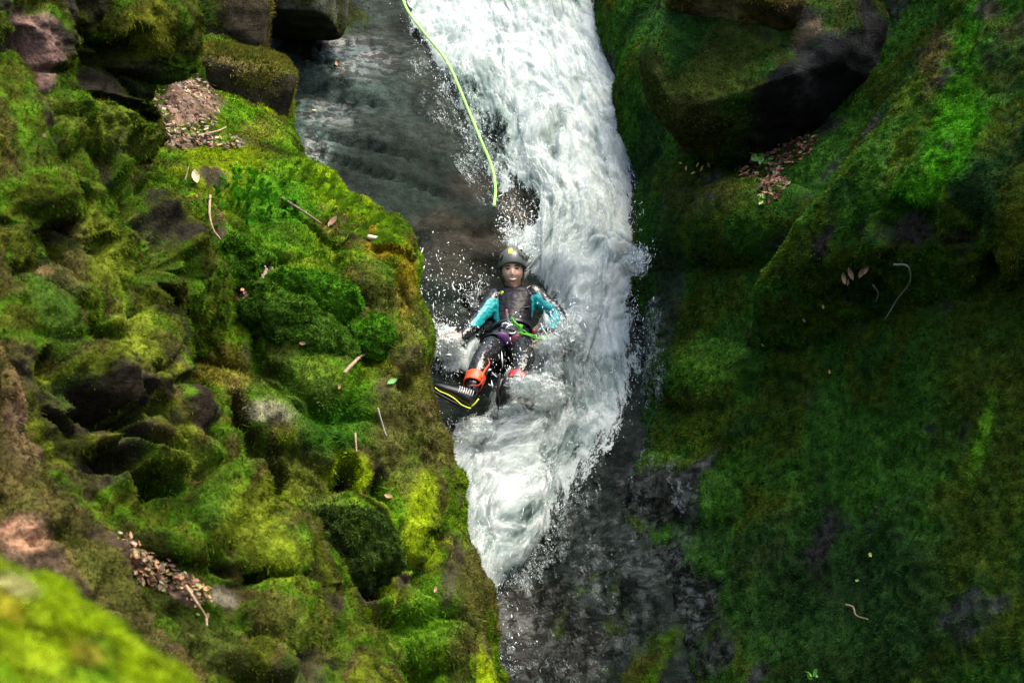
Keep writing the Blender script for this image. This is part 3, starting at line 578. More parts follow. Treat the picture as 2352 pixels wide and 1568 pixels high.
# spray: drops thrown off the edges of the stream and round the slider
def drops():
    r = np.random.default_rng(5); parts = []
    def add(c, rad): parts.append((c, rad))
    k = r.choice(len(w_pos), 13000, p=(lambda w: w/w.sum())(np.where((w_y > -60) & (w_y < 1500), (w_u < .13)*1.0+(w_u > .9)*.35+.35, 0)))
    off = r.exponential(.028, len(k)); edge = np.sign(w_u[k]-.5)*(np.minimum(w_u[k], 1-w_u[k]) < .13)
    c = w_pos[k]+w_n[k]*(off+.004)[:, None]+np.stack([edge*r.exponential(.03, len(k)), 0*off, r.normal(0, .02, len(k))], 1)
    add(c, .0009+.0022*r.random(len(k))**3)
    def burst(x, y, Y, n, sx, sy, dirx, diry, rad=.005):
        t = r.exponential(.45, n); bx = x+dirx*t+r.normal(0, sx, n); by = y+diry*t+r.normal(0, sy, n)
        add(P(bx, by, Y+r.normal(0, .08, n)), rad*(.17+r.random(n)**5*.9))
    burst(1468, 595, 13.0, 260, 10, 14, 22, -14, .005); burst(1455, 500, 13.4, 80, 10, 30, 10, 0, .004)
    burst(1085, 690, 12.9, 300, 16, 40, -50, -60, .005); burst(1010, 780, 12.7, 420, 22, 22, -20, -20, .006); burst(1170, 540, 13.5, 420, 12, 22, -10, -40, .005)
    burst(1000, 690, 12.9, 280, 26, 50, -20, -60, .004); burst(1215, 560, 13.2, 300, 10, 30, 10, -40, .004)
    burst(1190, 860, 12.6, 350, 40, 30, 0, -20, .005); burst(1280, 760, 12.8, 400, 22, 22, 20, -30, .006); burst(1170, 1500, 11.0, 70, 28, 50, 0, -30, .005)
    burst(1460, 720, 12.9, 120, 10, 60, 12, -8, .003)
    c = np.concatenate([a for a, _ in parts]); rad = np.concatenate([b for _, b in parts])
    o = np.array([(1, 0, 0), (-1, 0, 0), (0, 1, 0), (0, -1, 0), (0, 0, 1.5), (0, 0, -1.5)], float)
    tri = np.array([(0, 2, 4), (2, 1, 4), (1, 3, 4), (3, 0, 4), (2, 0, 5), (1, 2, 5), (3, 1, 5), (0, 3, 5)])
    dr = np.stack([r.normal(0, .6, len(c)), r.normal(-.3, .3, len(c)), r.normal(-.5, .8, len(c))], 1); dr /= np.linalg.norm(dr, axis=1)[:, None]
    sl = r.exponential(1.6, len(c))
    ov = o[None]*rad[:, None, None]; ov = ov+dr[:, None]*((ov*dr[:, None]).sum(-1, keepdims=True)*sl[:, None, None])
    v = (c[:, None]+ov).reshape(-1, 3)
    f = (tri[None]+np.arange(len(c))[:, None, None]*6).reshape(-1, 3)
    b = NB('spray'); m = b.done(b.bsdf(Base_Color=(.80, .86, .86), Roughness=.25, IOR=1.33))
    ob = link('spray', raw_mesh('spray', v, f, True), None, m)
    tag(ob, 'fine white spray flying off the edges of the cascade', 'spray', kind='stuff')
drops()

# ------------------------------------------------------------------ boulders
def ico(sub):
    bm = bmesh.new(); bmesh.ops.create_icosphere(bm, subdivisions=sub, radius=1)
    v = np.array([x.co for x in bm.verts]); f = np.array([[q.index for q in t.verts] for t in bm.faces]); bm.free(); return v, f
ICO5, ICO6 = ico(5), ico(6)
def boulder(label, x, y, Y, rx, ry, dep, p=3.0, rot=(0, 0, 0), seed=0, amp=.12, tint=(.1, .09, .075), cols=None, dens_bias=0.0, count=20000, spots=(), bare=(), length=.022, rockspots=(), wet=.1, big=False, chop=(), name='boulder', full=False, ground=None):
    d, f = ICO6 if big else ICO5
    r = (np.abs(d)**p).sum(1)**(-1/p)
    q = d*r[:, None]
    for nx, ny, nz, off in chop:                                # flat cleaved faces
        nn = np.array((nx, ny, nz), float); nn /= np.linalg.norm(nn); e = np.clip(q@nn-off, 0, None); q = q-nn*(e*.92)[:, None]
    s = Y/FX
    q = q*np.array([rx*s, dep, ry*s])
    R = np.array(Matrix.Rotation(math.radians(rot[2]), 3, 'Z') @ Matrix.Rotation(math.radians(rot[1]), 3, 'Y') @ Matrix.Rotation(math.radians(rot[0]), 3, 'X'))
    q = q@R.T; c = P(x, y, Y); sz = min(rx*s, ry*s, dep)
    dn = q/np.linalg.norm(q, axis=1)[:, None]
    q = q+dn*(sz*amp*(fbm(q/sz*.8+seed, 4)*1.2+.25*ridged(q/sz*1.9+seed, 2)))[:, None]
    q = q+c
    # vertex normals
    fn = np.cross(q[f[:, 1]]-q[f[:, 0]], q[f[:, 2]]-q[f[:, 0]]); vn = np.zeros_like(q)
    for k in range(3): np.add.at(vn, f[:, k], fn)
    vn /= np.linalg.norm(vn, axis=1)[:, None]+1e-12
    dens = np.clip(.35+.9*vn[:, 2]+.8*fbm(q*3+seed, 4)+dens_bias, 0, 1)
    px, py = proj(q)
    dens = paint(dens, px, py, bare, seed, q)
    col = palette(q, cols or [C_DARK, C_MID*.8, (.08, .09, .012), C_DARK], seed, 2.0); col = paint(col, px, py, spots, seed+2, q)
    tn = np.array(tint)*(.8+.5*np.clip(fbm(q*4+seed, 3), -.6, .8))[:, None]; tn = paint(tn, px, py, rockspots, seed+4, q)
    m = sst(.25, .7, dens)[:, None]
    root = empty(name, c.tolist()); tag(root, label, name.replace('_', ' '))
    ro = link('rock', raw_mesh('boulder_rock', q-c, f, True, {'tint': tn*(1-m)+(col*.8+.003)*m, 'wet': wet*(1-m[:, 0])}), root, ROCK)
    sd = scatter(q, f, np.clip(dens-.15, 0, 1)**1.3, count, seed+7, [col, vn])
    if sd:
        pos, _, (cc, nn) = sd
        blades('boulder_moss', pos-c, nn/np.linalg.norm(nn, axis=1)[:, None], cc, length*np.ones(len(pos)), .0042*np.ones(len(pos)), seed+8, .45, root)
    return root

def splash(x, y, Y, rx, ry, dep, rot=0, seed=0, cov=.45):
    """airy clump of thrown water: three nested broken shells"""
    d, f = ICO5; sc = Y/FX; R = np.array(Matrix.Rotation(math.radians(rot), 3, 'Y'))
    bil = lambda p, o: sum(.55**k*np.abs(noise(p*2.15**k+k*7.7+seed)) for k in range(o))
    for k, (m, cc) in enumerate(((.72, .22), (.9, .02), (1.08, -.12))):
        q = d*(m*(.72+.45*bil(d*1.6+k*.2, 4)))[:, None]*np.array([rx*sc, dep, ry*sc]); p = q@R.T+P(x, y, Y)
        c = cov+cc+.35*fbm(d*1.7+seed+k*5, 3)-.35*sst(.0, 1.0, np.abs(d[:, 0]))**2-.25*sst(.2, 1.0, d[:, 2])
        fl = np.stack([p[:, 0]*1.3+p[:, 1]*.7, p[:, 2]*1.2-p[:, 1]*.6, p[:, 1]], 1)+seed
        o = link('splash', raw_mesh('splash', p, f, True, {'cov': c, 'foam': np.full(len(q), .85), 'flow': fl}), water_o, MIST); o['kind'] = 'stuff'
for a in [(1300, 770, 12.98, 48, 52, .16, 25, 11, .50), (1250, 900, 12.62, 66, 40, .16, -10, 12, .55), (1176, 945, 12.52, 60, 30, .14, -6, 13, .5), (1024, 800, 12.90, 54, 34, .12, 18, 14, .50), (1040, 782, 12.80, 34, 16, .06, 10, 28, .42), (1262, 796, 12.84, 44, 34, .13, 10, 27, .58), (1270, 845, 12.84, 40, 44, .15, 10, 15, .5), (1062, 838, 12.98, 48, 24, .10, 22, 16, .5),
          (1100, 990, 12.45, 66, 34, .14, 0, 17, .5), (1458, 598, 13.25, 46, 36, .13, -20, 18, .4), (1205, 884, 12.34, 50, 28, .09, -8, 20, .60), (1180, 545, 13.55, 26, 40, .08, 10, 25, .25), (1085, 690, 13.3, 22, 50, .06, -35, 26, .12)]:
    splash(*a)
OL = (.085, .085, .014)
boulder('squat brown boulder with mossy left flank behind the pale stone post', 528, 45, 14.3, 88, 95, .45, 5, (0, 4, 8), 201, .10, (.05, .043, .028), [C_DARK, OL, C_BROWN, C_DARK], -.1, 14000, [(470, 50, 30, 90, 0, (.05, .10, .012), .8)], [(550, 60, 50, 60, 0, .2, .8)])
boulder('flat grey topped boulder with a mossy lip and dark overhang', 690, 20, 14.9, 92, 78, .5, 5, (12, 3, -6), 211, .08, (.06, .066, .048), [C_DARK, (.05, .06, .012), C_DARK], .15, 14000, [], [(720, 25, 45, 20, -10, .0, 1), (690, 95, 80, 35, 0, .05, 1)], chop=[(0, -.6, -.8, .55)])
boulder('angular flat topped boulder with moss rim above the wet slab', 552, 205, 13.3, 112, 88, .5, 6, (14, 10, 14), 221, .09, (.04, .036, .022), [OL, (.09, .085, .018), (.07, .085, .012), C_BROWN], .1, 24000, [(500, 150, 90, 22, 10, (.19, .16, .06), .85)], [(590, 235, 60, 50, 10, .25, .8)])
boulder('narrow pale stone post wedged between mossy rocks', 425, 50, 12.8, 24, 78, .12, 3, (0, 3, 0), 231, .12, (.22, .19, .12), [C_DARK, OL], -.9, 1500)
boulder('large dark boulder with mossy left side above the leaf ledge', 1830, 170, 13.0, 330, 235, .8, 3.2, (0, 14, 0), 241, .15, (.024, .026, .027), [R_DARK, R_MID, (.05, .062, .012), R_MID], .15, 60000,
        [(1600, 300, 110, 110, 20, (.06, .062, .014), .9), (1660, 150, 120, 60, -20, (.05, .07, .01), .8)], [(1600, 250, 170, 230, 0, .95, 1), (1950, 200, 210, 200, 10, .0, .97), (1790, 270, 80, 60, 0, .15, .9)], .012, [(1860, 70, 60, 25, -40, (.09, .07, .05), .8)], big=True, chop=[(.45, -.6, -.5, .5), (-.3, -.9, .35, .62), (.7, -.7, .25, .62)])
boulder('ochre brown block jutting out above the dark boulder', 1690, 0, 12.7, 140, 92, .4, 4, (-8, 10, 10), 251, .14, (.10, .08, .04), [(.10, .095, .014), OL, (.075, .06, .02)], .25, 16000, [], [(1720, 90, 120, 30, 20, .0, 1)], chop=[(-.5, -.4, -.8, .62)])

# ------------------------------------------------------------------ moss cushions on the left bank
def surf(g, x, y, rad=7):
    if isinstance(g, tuple): return min((surf(q, x, y, rad) for q in g), key=lambda t: t[0].y+10*(abs(proj(np.array(t[0]))[0]-x) > 25))
    gx, gy = proj(g.reshape(-1, 3)); m = np.where(np.hypot(gx-x, gy-y) < rad)[0]
    if len(m) == 0: return surf(g, x, y, rad*2)
    p = g.reshape(-1, 3)[m]; k = m[np.argmin(p[:, 1])]
    n, _ = toward_cam(g, grid_normals(g)); return Vector(g.reshape(-1, 3)[k].tolist()), Vector(n.reshape(-1, 3)[k].tolist())
G1, G2, G3 = (.05, .165, .006), (.055, .13, .012), (.11, .175, .008)
for lab, x, y, rx, ry, rot, cs in [
  ('vivid green moss cushion just below the bright shelf', 722, 690, 88, 60, 22, [G1, (.04, .13, .006), G1]), ('smooth dark green moss mound sloping under the vivid cushion', 682, 758, 125, 60, 36, [G2, (.045, .11, .01), G2]),
  ('small round moss cushion beside the bare root', 560, 600, 52, 46, 10, [(.04, .12, .006), (.06, .14, .008)]), ('moss cushion beside the curved pale twig', 818, 778, 66, 48, 20, [G1, (.045, .14, .006)]),
  
  ('shaggy dark moss mound hanging over a hollow', 805, 1262, 98, 82, 25, [(.03, .05, .012), (.04, .075, .01), (.03, .06, .01)]), 
  ('small emerald moss ball at the foot of the bank', 622, 1500, 52, 46, 0, [(.035, .13, .012), (.05, .14, .01)])]:
    p, n = surf(g_left, x, y)
    boulder(lab, x, y, p.y+.065, rx*1.15, ry*1.2, .10, 2.2, (0, rot, 0), int(x+y), .45, (.04, .035, .022), [np.array(c) for c in cs], 1.0, int(rx*ry*2.6), length=.010, name='moss_cushion')

# ------------------------------------------------------------------ the slider
def simple(name, col, rough=.5, bump=0, bscale=60, spec=.5, metal=0, var=.25, vs_=20):
    b = NB(name); v = b.coord(); n = b.noise(v, vs_, 4, .6)
    c = b.mix(1.0, col, b.ramp(n, [(.3, 1-var), (.7, 1+var)]), 'MULTIPLY')
    kw = dict(Base_Color=c, Roughness=rough, Metallic=metal, Specular_IOR_Level=spec)
    if bump: kw['Normal'] = b.bump(b.noise(v, bscale, 3, .6), bump, .01)
    return b.done(b.bsdf(**kw))
M_BLACK = simple('neoprene', (.012, .014, .015), .28, .5, 28)
M_VEST = simple('vest_fabric', (.008, .007, .011), .45, .15, 22, spec=.22)
M_SKIN = simple('skin', (.62, .38, .27), .45, .15, 60, var=.10)
M_HELM = simple('helmet_shell', (.085, .098, .092), .38, .1, 80, var=.12)
M_DARK = simple('dark_plastic', (.008, .009, .010), .4)
M_HAIR = simple('hair', (.018, .011, .008), .5, .6, 120)
M_YEL = simple('yellow_print', (.72, .80, .05), .4, var=.1)
M_ORANGE = simple('orange_fabric', (.75, .075, .012), .45, .5, 40)
M_RED = simple('red_fabric', (.40, .03, .03), .45, .5, 40)
M_PURPLE = simple('purple_fabric', (.10, .025, .14), .5, .5, 40)
M_MAROON = simple('maroon_fabric', (.13, .02, .045), .5, .5, 40)
M_STEEL = simple('steel', (.75, .77, .78), .25, metal=1, var=.1)
M_GREEN = simple('green_cord', (.11, .50, .03), .55, .7, 220)
M_ROPE = simple('lime_rope', (.30, .80, .13), .5, .7, 160, var=.15)
M_WHITE = simple('white_mesh', (.62, .63, .62), .6, .8, 120)
M_TOOTH = simple('teeth', (.80, .78, .72), .3, var=.05)
M_LIP = simple('lips', (.42, .14, .11), .4, var=.1)
M_EYE = simple('eye', (.03, .02, .015), .2)

def frames(pts):
    pts = [Vector(p) for p in pts]; T = []
    for i in range(len(pts)):
        a = pts[max(i-1, 0)]; b = pts[min(i+1, len(pts)-1)]; T.append((b-a).normalized())
    ref = Vector((0, 1, 0)) if abs(T[0].y) < .9 else Vector((1, 0, 0))
    u = (ref-T[0]*ref.dot(T[0])).normalized(); out = []
    for t in T:
        u = (u-t*u.dot(t)).normalized(); out.append((u, t.cross(u)))
    return pts, T, out
def spline(pts, n):
    return [Vector(p) for p in catmull(np.array([tuple(p) for p in pts], float), n, 0).tolist()]
def tube(bm, pts, rad, seg=12, caps=True, flat=1.0, closed=False):
    """round tube through pts with a radius each; flat squeezes the second axis"""
    if closed: pts = list(pts)+[pts[0]]
    if not hasattr(rad, '__len__'): rad = [rad]*len(pts)
    p, T, F = frames(pts)
    if caps and not closed:
        q, r, f = [], [], []
        for s in (0, 1):
            i = 0 if s == 0 else len(p)-1; sg = -1 if s == 0 else 1
            ex = [(p[i]+T[i]*sg*rad[i]*math.sin(a), rad[i]*math.cos(a), F[i]) for a in (math.radians(80), math.radians(50), math.radians(22))]
            if s == 0: pre = ex
            else: post = ex[::-1]
        allr = pre+[(a, b, c) for a, b, c in zip(p, rad, F)]+post
    else: allr = list(zip(p, rad, F))
    rings = []
    for c, r, (u, v) in allr:
        rings.append([bm.verts.new(c+u*r*math.cos(2*math.pi*k/seg)*1.0+v*r*flat*math.sin(2*math.pi*k/seg)) for k in range(seg)])
    for a, b in zip(rings[:-1], rings[1:]):
        for k in range(seg): bm.faces.new((a[k], a[(k+1) % seg], b[(k+1) % seg], b[k]))
    if caps and not closed:
        bm.faces.new(rings[0][::-1]); bm.faces.new(rings[-1])
def ellips(bm, c, r, rot=None, sub=3):
    M = Matrix.Translation(Vector(c)) @ ((rot or Matrix.Identity(3)).to_4x4()) @ Matrix.Diagonal((*r, 1))
    bmesh.ops.create_icosphere(bm, subdivisions=sub, radius=1, matrix=M)
def loft(bm, rings, caps=True):
    """rings: (centre, axis a, axis b) ellipses"""
    R = []
    for c, a, b in rings:
        R.append([bm.verts.new(c+a*math.cos(2*math.pi*k/20)+b*math.sin(2*math.pi*k/20)) for k in range(20)])
    for x, y in zip(R[:-1], R[1:]):
        for k in range(20): bm.faces.new((x[k], x[(k+1) % 20], y[(k+1) % 20], y[k]))
    if caps: bm.faces.new(R[0][::-1]); bm.faces.new(R[-1])
def finish(name, bm, mat, parent, origin, smooth=True):
    bmesh.ops.recalc_face_normals(bm, faces=bm.faces)
    me = bpy.data.meshes.new(name); bmesh.ops.translate(bm, verts=bm.verts, vec=-Vector(origin)); bm.to_mesh(me); bm.free()
    for p in me.polygons: p.use_smooth = smooth
    return link(name, me, parent, mat)
def remeshed(bm, voxel, smooth=4):
    bmesh.ops.recalc_face_normals(bm, faces=bm.faces)
    me = bpy.data.meshes.new('tmp'); bm.to_mesh(me); bm.free()
    o = bpy.data.objects.new('tmp', me); COL.objects.link(o)
    m = o.modifiers.new('r', 'REMESH'); m.mode = 'VOXEL'; m.voxel_size = voxel
    s = o.modifiers.new('s', 'SMOOTH'); s.factor = .5; s.iterations = smooth
    dg = bpy.context.evaluated_depsgraph_get(); ev = o.evaluated_get(dg); em = ev.to_mesh()
    v = np.empty(len(em.vertices)*3, np.float32); em.vertices.foreach_get('co', v); v = v.reshape(-1, 3).astype(float)
    f = np.array([tuple(p.vertices) for p in em.polygons]) ; ev.to_mesh_clear()
    bpy.data.objects.remove(o); bpy.data.meshes.remove(me)
    return v, f
def inpoly(x, y, poly):
    r = np.zeros(len(x), bool); n = len(poly)
    for i in range(n):
        x1, y1 = poly[i]; x2, y2 = poly[(i+1) % n]
        c = ((y1 > y) != (y2 > y)) & (x < (x2-x1)*(y-y1)/((y2-y1)+1e-9)+x1); r ^= c
    return r
Z = lambda zx, zy: (940.8+zx*.3, 526.8+zy*.3)
def person():
    ORG = V(1168, 800, 13.2)
    root = empty('person', ORG)
    tag(root, 'smiling person in helmet, teal and black wetsuit sliding feet first down the cascade', 'person')
    bm = bmesh.new()
    X, UP = Vector((1, 0, 0)), Vector((0, 0, 1))
    pel, bel, che, nek = V(1166, 790, 13.18), V(1174, 752, 13.24), V(1181, 706, 13.38), V(1178, 671, 13.50)
    ax = (nek-pel).normalized(); dp = X.cross(ax).normalized()
    tilt = (X+UP*.09).normalized()
    rings = []
    for t, w, d in ((-.12, .06, .05), (-.06, .12, .09), (0, .15, .115), (.18, .135, .105), (.36, .115, .095), (.55, .128, .105), (.72, .145, .108), (.86, .135, .095), (.95, .095, .075), (1.02, .055, .055)):
        pts = [pel, bel, che, nek]; s = max(0, min(2.999, t*3)); i = int(s); c = pts[i].lerp(pts[i+1], s-i) if 0 <= t < 1 else (pel+(ax*t*.36) if t < 0 else nek)
        rings.append((c, tilt*w, dp*d))
    loft(bm, rings)
    rsh, rel, rwr = V(1138, 686, 13.42), V(1091, 744, 13.20), V(1063, 776, 13.06)
    lsh, lel, lwr = V(1224, 677, 13.44), V(1281, 724, 13.28), V(1262, 768, 13.06)
    for a, b, c in ((rsh, rel, rwr), (lsh, lel, lwr)):
        tube(bm, spline([a, a.lerp(b, .5), b, b.lerp(c, .5), c], 13), list(np.interp(np.linspace(0, 4, 13), range(5), (.062, .056, .046, .046, .031))), 14)
    ellips(bm, rsh, (.068, .062, .06)); ellips(bm, lsh, (.068, .062, .06))
    rhip, rkn, ran = V(1143, 792, 13.16), V(1108, 826, 12.84), V(1086, 884, 12.66)
    lhip, lkn, lan = V(1195, 792, 13.16), V(1203, 826, 12.86), V(1186, 872, 12.70)
    for a, b, c in ((rhip, rkn, ran), (lhip, lkn, lan)):
        tube(bm, spline([a, a.lerp(b, .5), b, b.lerp(c, .4), c], 15), list(np.interp(np.linspace(0, 4, 15), range(5), (.088, .080, .060, .060, .042))), 14)
    # feet
    rheel, rtoe = V(1079, 916, 12.62), V(1015, 890, 12.66)
    lheel, ltoe = V(1170, 884, 12.66), V(1150, 930, 12.62)
    tube(bm, [ran, rheel.lerp(ran, .4), rheel.lerp(rtoe, .4), rtoe], [.04, .045, .038, .022], 12)
    tube(bm, [lan, lheel, ltoe], [.04, .038, .022], 12)
    # neck and head
    HC = V(1177, 626, 13.46)
    HR = Matrix.Rotation(math.radians(-2), 3, 'Y') @ Matrix.Rotation(math.radians(-6), 3, 'X')   # roll, pitch
    H = lambda x, y, z: HC+HR @ Vector((x, y, z))          # x right, -y face, z up
    tube(bm, [nek, H(0, .02, -.06)], [.058, .052], 14)
    # head: displaced ball with brow, sockets, nose, cheeks and chin
    v, f = ico(5); q = v*np.array([.073, .094, .118])
    q[:, 0] *= 1-.34*sst(.0, -.115, q[:, 2])*1.0           # jaw narrows
    fr = v[:, 1] < 0
    def bumpf(x, z, sx, sz, h):
        w = np.exp(-((q[:, 0]-x)/sx)**2-((q[:, 2]-z)/sz)**2)*fr*np.clip(-v[:, 1], 0, 1); q[:, 1] -= h*w
    bumpf(0, -.022, .011, .024, .020); bumpf(0, -.036, .016, .009, .008); bumpf(0, .032, .05, .010, .005)
    for s in (-1, 1): bumpf(s*.029, .012, .017, .012, -.011); bumpf(s*.038, -.030, .020, .018, .009)
    bumpf(0, -.066, .034, .007, .005); bumpf(0, -.079, .02, .006, -.004); bumpf(0, -.100, .02, .014, .008)
    vs2 = [bm.verts.new(H(*p)) for p in q.tolist()]
    for t in f: bm.faces.new([vs2[i] for i in t])
    for s in (-1, 1): ellips(bm, H(s*.073, .005, -.012), (.011, .018, .028), HR, 2)
    # hands: palm, four fingers with a knuckle bend, a thumb off the side
    def hand(w, tip, side, th):
        d = (tip-w).normalized(); sd = (side-d*side.dot(d)).normalized(); nn = d.cross(sd)
        c = w+d*.045
        for k in range(5): ellips(bm, w+d*(.012+.018*k), (.03, .03, .03) if k == 0 else (.026, .022, .030), None, 2)
        for k, (o, L) in enumerate(((-.030, .062), (-.010, .074), (.010, .070), (.029, .056))):
            b0 = w+d*.078+sd*o; b1 = b0+d*L*.45+nn*.006+sd*o*.15; b2 = b1+d*L*.33+nn*.018; b3 = b2+d*L*.2+nn*.016
            tube(bm, [w+d*.05+sd*o*.8, b0, b1, b2, b3], [.011, .010, .0092, .0085, .0072], 10)
        t0 = w+d*.025-sd*.024*th; t1 = t0+d*.028-sd*.026*th; t2 = t1+d*.028-sd*.006*th
        tube(bm, [t0, t1, t2], [.013, .0105, .009], 10)
    hand(rwr, V(1015, 786, 12.98), Vector((0.2, .3, 1)), -1)
    hand(lwr, V(1240, 795, 12.98), Vector((.3, .3, 1)), -1)
    v, f = remeshed(bm, .0052, 3)
    x, y = proj(v)
    fn = np.cross(v[f[:, 1]]-v[f[:, 0]], v[f[:, 2]]-v[f[:, 0]]); vn = np.zeros_like(v)
    for k in range(f.shape[1]): np.add.at(vn, f[:, k], fn)
    vn /= np.linalg.norm(vn, axis=1)[:, None]+1e-12
    O = np.array(ORG)
    body = link('body', raw_mesh('body', v-O, f), root, M_SKIN)
    def shell(name, mask, off, mat, par=root, wrinkle=.004, attrs=None):
        fm = mask[f].all(1); ids = np.unique(f[fm]); mp = -np.ones(len(v), int); mp[ids] = np.arange(len(ids))
        w = v[ids]+vn[ids]*(off+wrinkle*fbm(v[ids]*np.array([26, 26, 40.]), 3))[:, None]
        o = link(name, raw_mesh(name, w-O, mp[f[fm]], True, {k: a[ids] for k, a in (attrs or {}).items()}), par, mat)
        so = o.modifiers.new('thickness', 'SOLIDIFY'); so.thickness = .004; so.offset = -1
        return o
    dist = lambda a: np.linalg.norm(v-np.array(a), axis=1)
    hd = (dist(HC) < .16) & (y < 663)
    handm = ((dist(rwr+(V(1015, 786, 12.98)-rwr)*.35) < .12) & (x < 1061)) | ((dist(lwr) < .2) & (y > 768) & (dist(lwr) < .16) & (x > 1222) & (v[:, 1] < 13.10))
    foot = (dist(rheel.lerp(rtoe, .5)) < .15) & (y > 884) | (dist(lheel.lerp(ltoe, .5)) < .12) & (y > 880)
    suit = ~hd & ~handm
    teal = np.zeros(len(v))
    for poly in ([(645, 525), (700, 555), (700, 720), (650, 690), (600, 675), (535, 750), (470, 738), (520, 660), (600, 545)], [(925, 520), (990, 490), (1020, 540), (1090, 575), (1150, 660), (1120, 760), (1000, 760), (920, 720)]):
        teal = np.maximum(teal, inpoly(x, y, [Z(*p) for p in poly])*1.0)
    b = NB('wetsuit'); vv = b.coord(); t = b.ramp(b.attr('teal'), [(.4, 0.0), (.6, 1.0)])
    c = b.mix(t, (.012, .014, .015), (.006, .26, .27)); n = b.noise(vv, 34, 3, .6, .4)
    wets = b.done(b.bsdf(Base_Color=c, Roughness=b.mix(t, (.16, .16, .16), (.5, .5, .5)), Normal=b.bump(n, .35, .015)))
    shell('wetsuit', suit, .005, wets, attrs={'teal': teal})
    vest = inpoly(x, y, [Z(*p) for p in [(720, 440), (880, 440), (905, 500), (925, 560), (915, 740), (800, 790), (700, 760), (690, 600), (690, 500)]]) & (vn[:, 1] < .2) & ~hd
    ve = shell('vest', vest, .012, M_VEST, wrinkle=.003)
    bm = bmesh.new(); loft(bm, [(nek.lerp(H(0, .02, -.06), t)+Vector((0, -.008, 0)), X*r, Vector((0, .9, .35)).normalized()*r) for t, r in ((-.25, .080), (.1, .073), (.45, .068), (.8, .069))], False)
    finish('collar', bm, M_BLACK, root, ORG).modifiers.new('t', 'SOLIDIFY').thickness = .006
    bm = bmesh.new(); c = V(*Z(708, 490), 13.24); ellips(bm, c, (.009, .006, .014), Matrix.Rotation(math.radians(35), 3, 'Y'), 2); finish('pull_tag', bm, simple('lime_tag', (.45, .85, .03), .4), ve, ORG)
    # vest straps and a chest band
    bm = bmesh.new()
    tube(bm, [V(*Z(770, 600), 13.235), V(*Z(850, 605), 13.225), V(*Z(915, 595), 13.25)], .008, 8, True, .5); finish('chest_strap', bm, M_DARK, ve, ORG)
    # ---- face
    for s in (-1, 1):
        bm = bmesh.new(); ellips(bm, H(s*.029, -.080, .011), (.0145, .0115, .0058), HR, 3); e = finish('eye', bm, M_EYE, body, ORG)
        bm = bmesh.new(); tube(bm, [H(s*.014, -.088, .027), H(s*.030, -.087, .031), H(s*.047, -.073, .026)], [.0042, .0046, .003], 8); finish('eyebrow', bm, M_HAIR, body, ORG)
    bm = bmesh.new(); tube(bm, [H(-.030, -.072, -.056), H(-.018, -.083, -.0635), H(0, -.088, -.066), H(.018, -.083, -.0635), H(.030, -.072, -.056)], [.0025, .0055, .0065, .0055, .0025], 8, True, .7); lip = finish('mouth', bm, M_LIP, body, ORG)
    bm = bmesh.new(); tube(bm, [H(-.023, -.081, -.059), H(-.012, -.0895, -.0635), H(.0, -.092, -.065), H(.012, -.0895, -.0635), H(.023, -.081, -.059)], [.0015, .0042, .0048, .0042, .0015], 8); finish('teeth', bm, M_TOOTH, lip, ORG)
    bm = bmesh.new()
    for s in (-1, 1):
        tube(bm, [H(s*.066, -.040, .055), H(s*.074, -.028, .02), H(s*.075, -.008, -.02), H(s*.066, .02, -.055)], [.014, .012, .011, .012], 8, True, .7)
    tube(bm, [H(-.05, .055, -.03), H(0, .085, -.03), H(.05, .055, -.03)], .03, 8); finish('hair', bm, M_HAIR, body, ORG)
    # ---- helmet
    hel = empty('helmet', H(0, 0, .05)-ORG); hel.parent = root; hb = H(0, 0, .05)
    A = np.array([.097, .118, .112]); hc = (0, .006, .052)
    def hs(az, el, k=1.0):
        d = np.array([math.sin(az)*math.cos(el), -math.cos(az)*math.cos(el), math.sin(el)]); return H(*(np.array(hc)+d*A*k))
    bm = bmesh.new(); NA, NE = 48, 16; rg = []
    for i in range(NE+1):
        row = []
        for j in range(NA):
            az = 2*math.pi*j/NA; low = -.02-.24*(1-math.cos(2*az))*.5-.20*(1-math.cos(az))*.25
            el = low+(math.pi/2-low-.02)*(i/NE); k = 1+.012*math.cos(3*az)*math.cos(el)*(el > .1)+(.02 if i == 0 else 0)
            row.append(bm.verts.new(hs(az, el, k)))
        rg.append(row)
    for a, b_ in zip(rg[:-1], rg[1:]):
        for k in range(NA): bm.faces.new((a[k], a[(k+1) % NA], b_[(k+1) % NA], b_[k]))
    bm.faces.new(rg[-1])
    sh = finish('shell', bm, M_HELM, hel, hb); sm = sh.modifiers.new('t', 'SOLIDIFY'); sm.thickness = .010; sm.offset = -1
    def patch_(name, az0, az1, el0, el1, mat, k=1.012, round_=False):
        bm = bmesh.new(); n = 10
        if round_:
            vs_ = [bm.verts.new(hs((az0+az1)/2+(az1-az0)/2*math.cos(2*math.pi*t/16), (el0+el1)/2+(el1-el0)/2*math.sin(2*math.pi*t/16)+.5*(az1-az0)*math.cos(2*math.pi*t/16)*(-1 if az0 > 0 else 1), k)) for t in range(16)]
            bm.faces.new(vs_)
        else:
            g_ = [[bm.verts.new(hs(az0+(az1-az0)*i/n, el0+(el1-el0)*j/n, k)) for j in range(n+1)] for i in range(n+1)]
            for i in range(n):
                for j in range(n): bm.faces.new((g_[i][j], g_[i+1][j], g_[i+1][j+1], g_[i][j+1]))
        o = finish(name, bm, mat, hel, hb); o.modifiers.new('t', 'SOLIDIFY').thickness = .003; return o
    patch_('sticker', -.30, .06, .62, .98, M_YEL, 1.014); patch_('sticker', -.29, .05, .50, .55, M_YEL, 1.014)
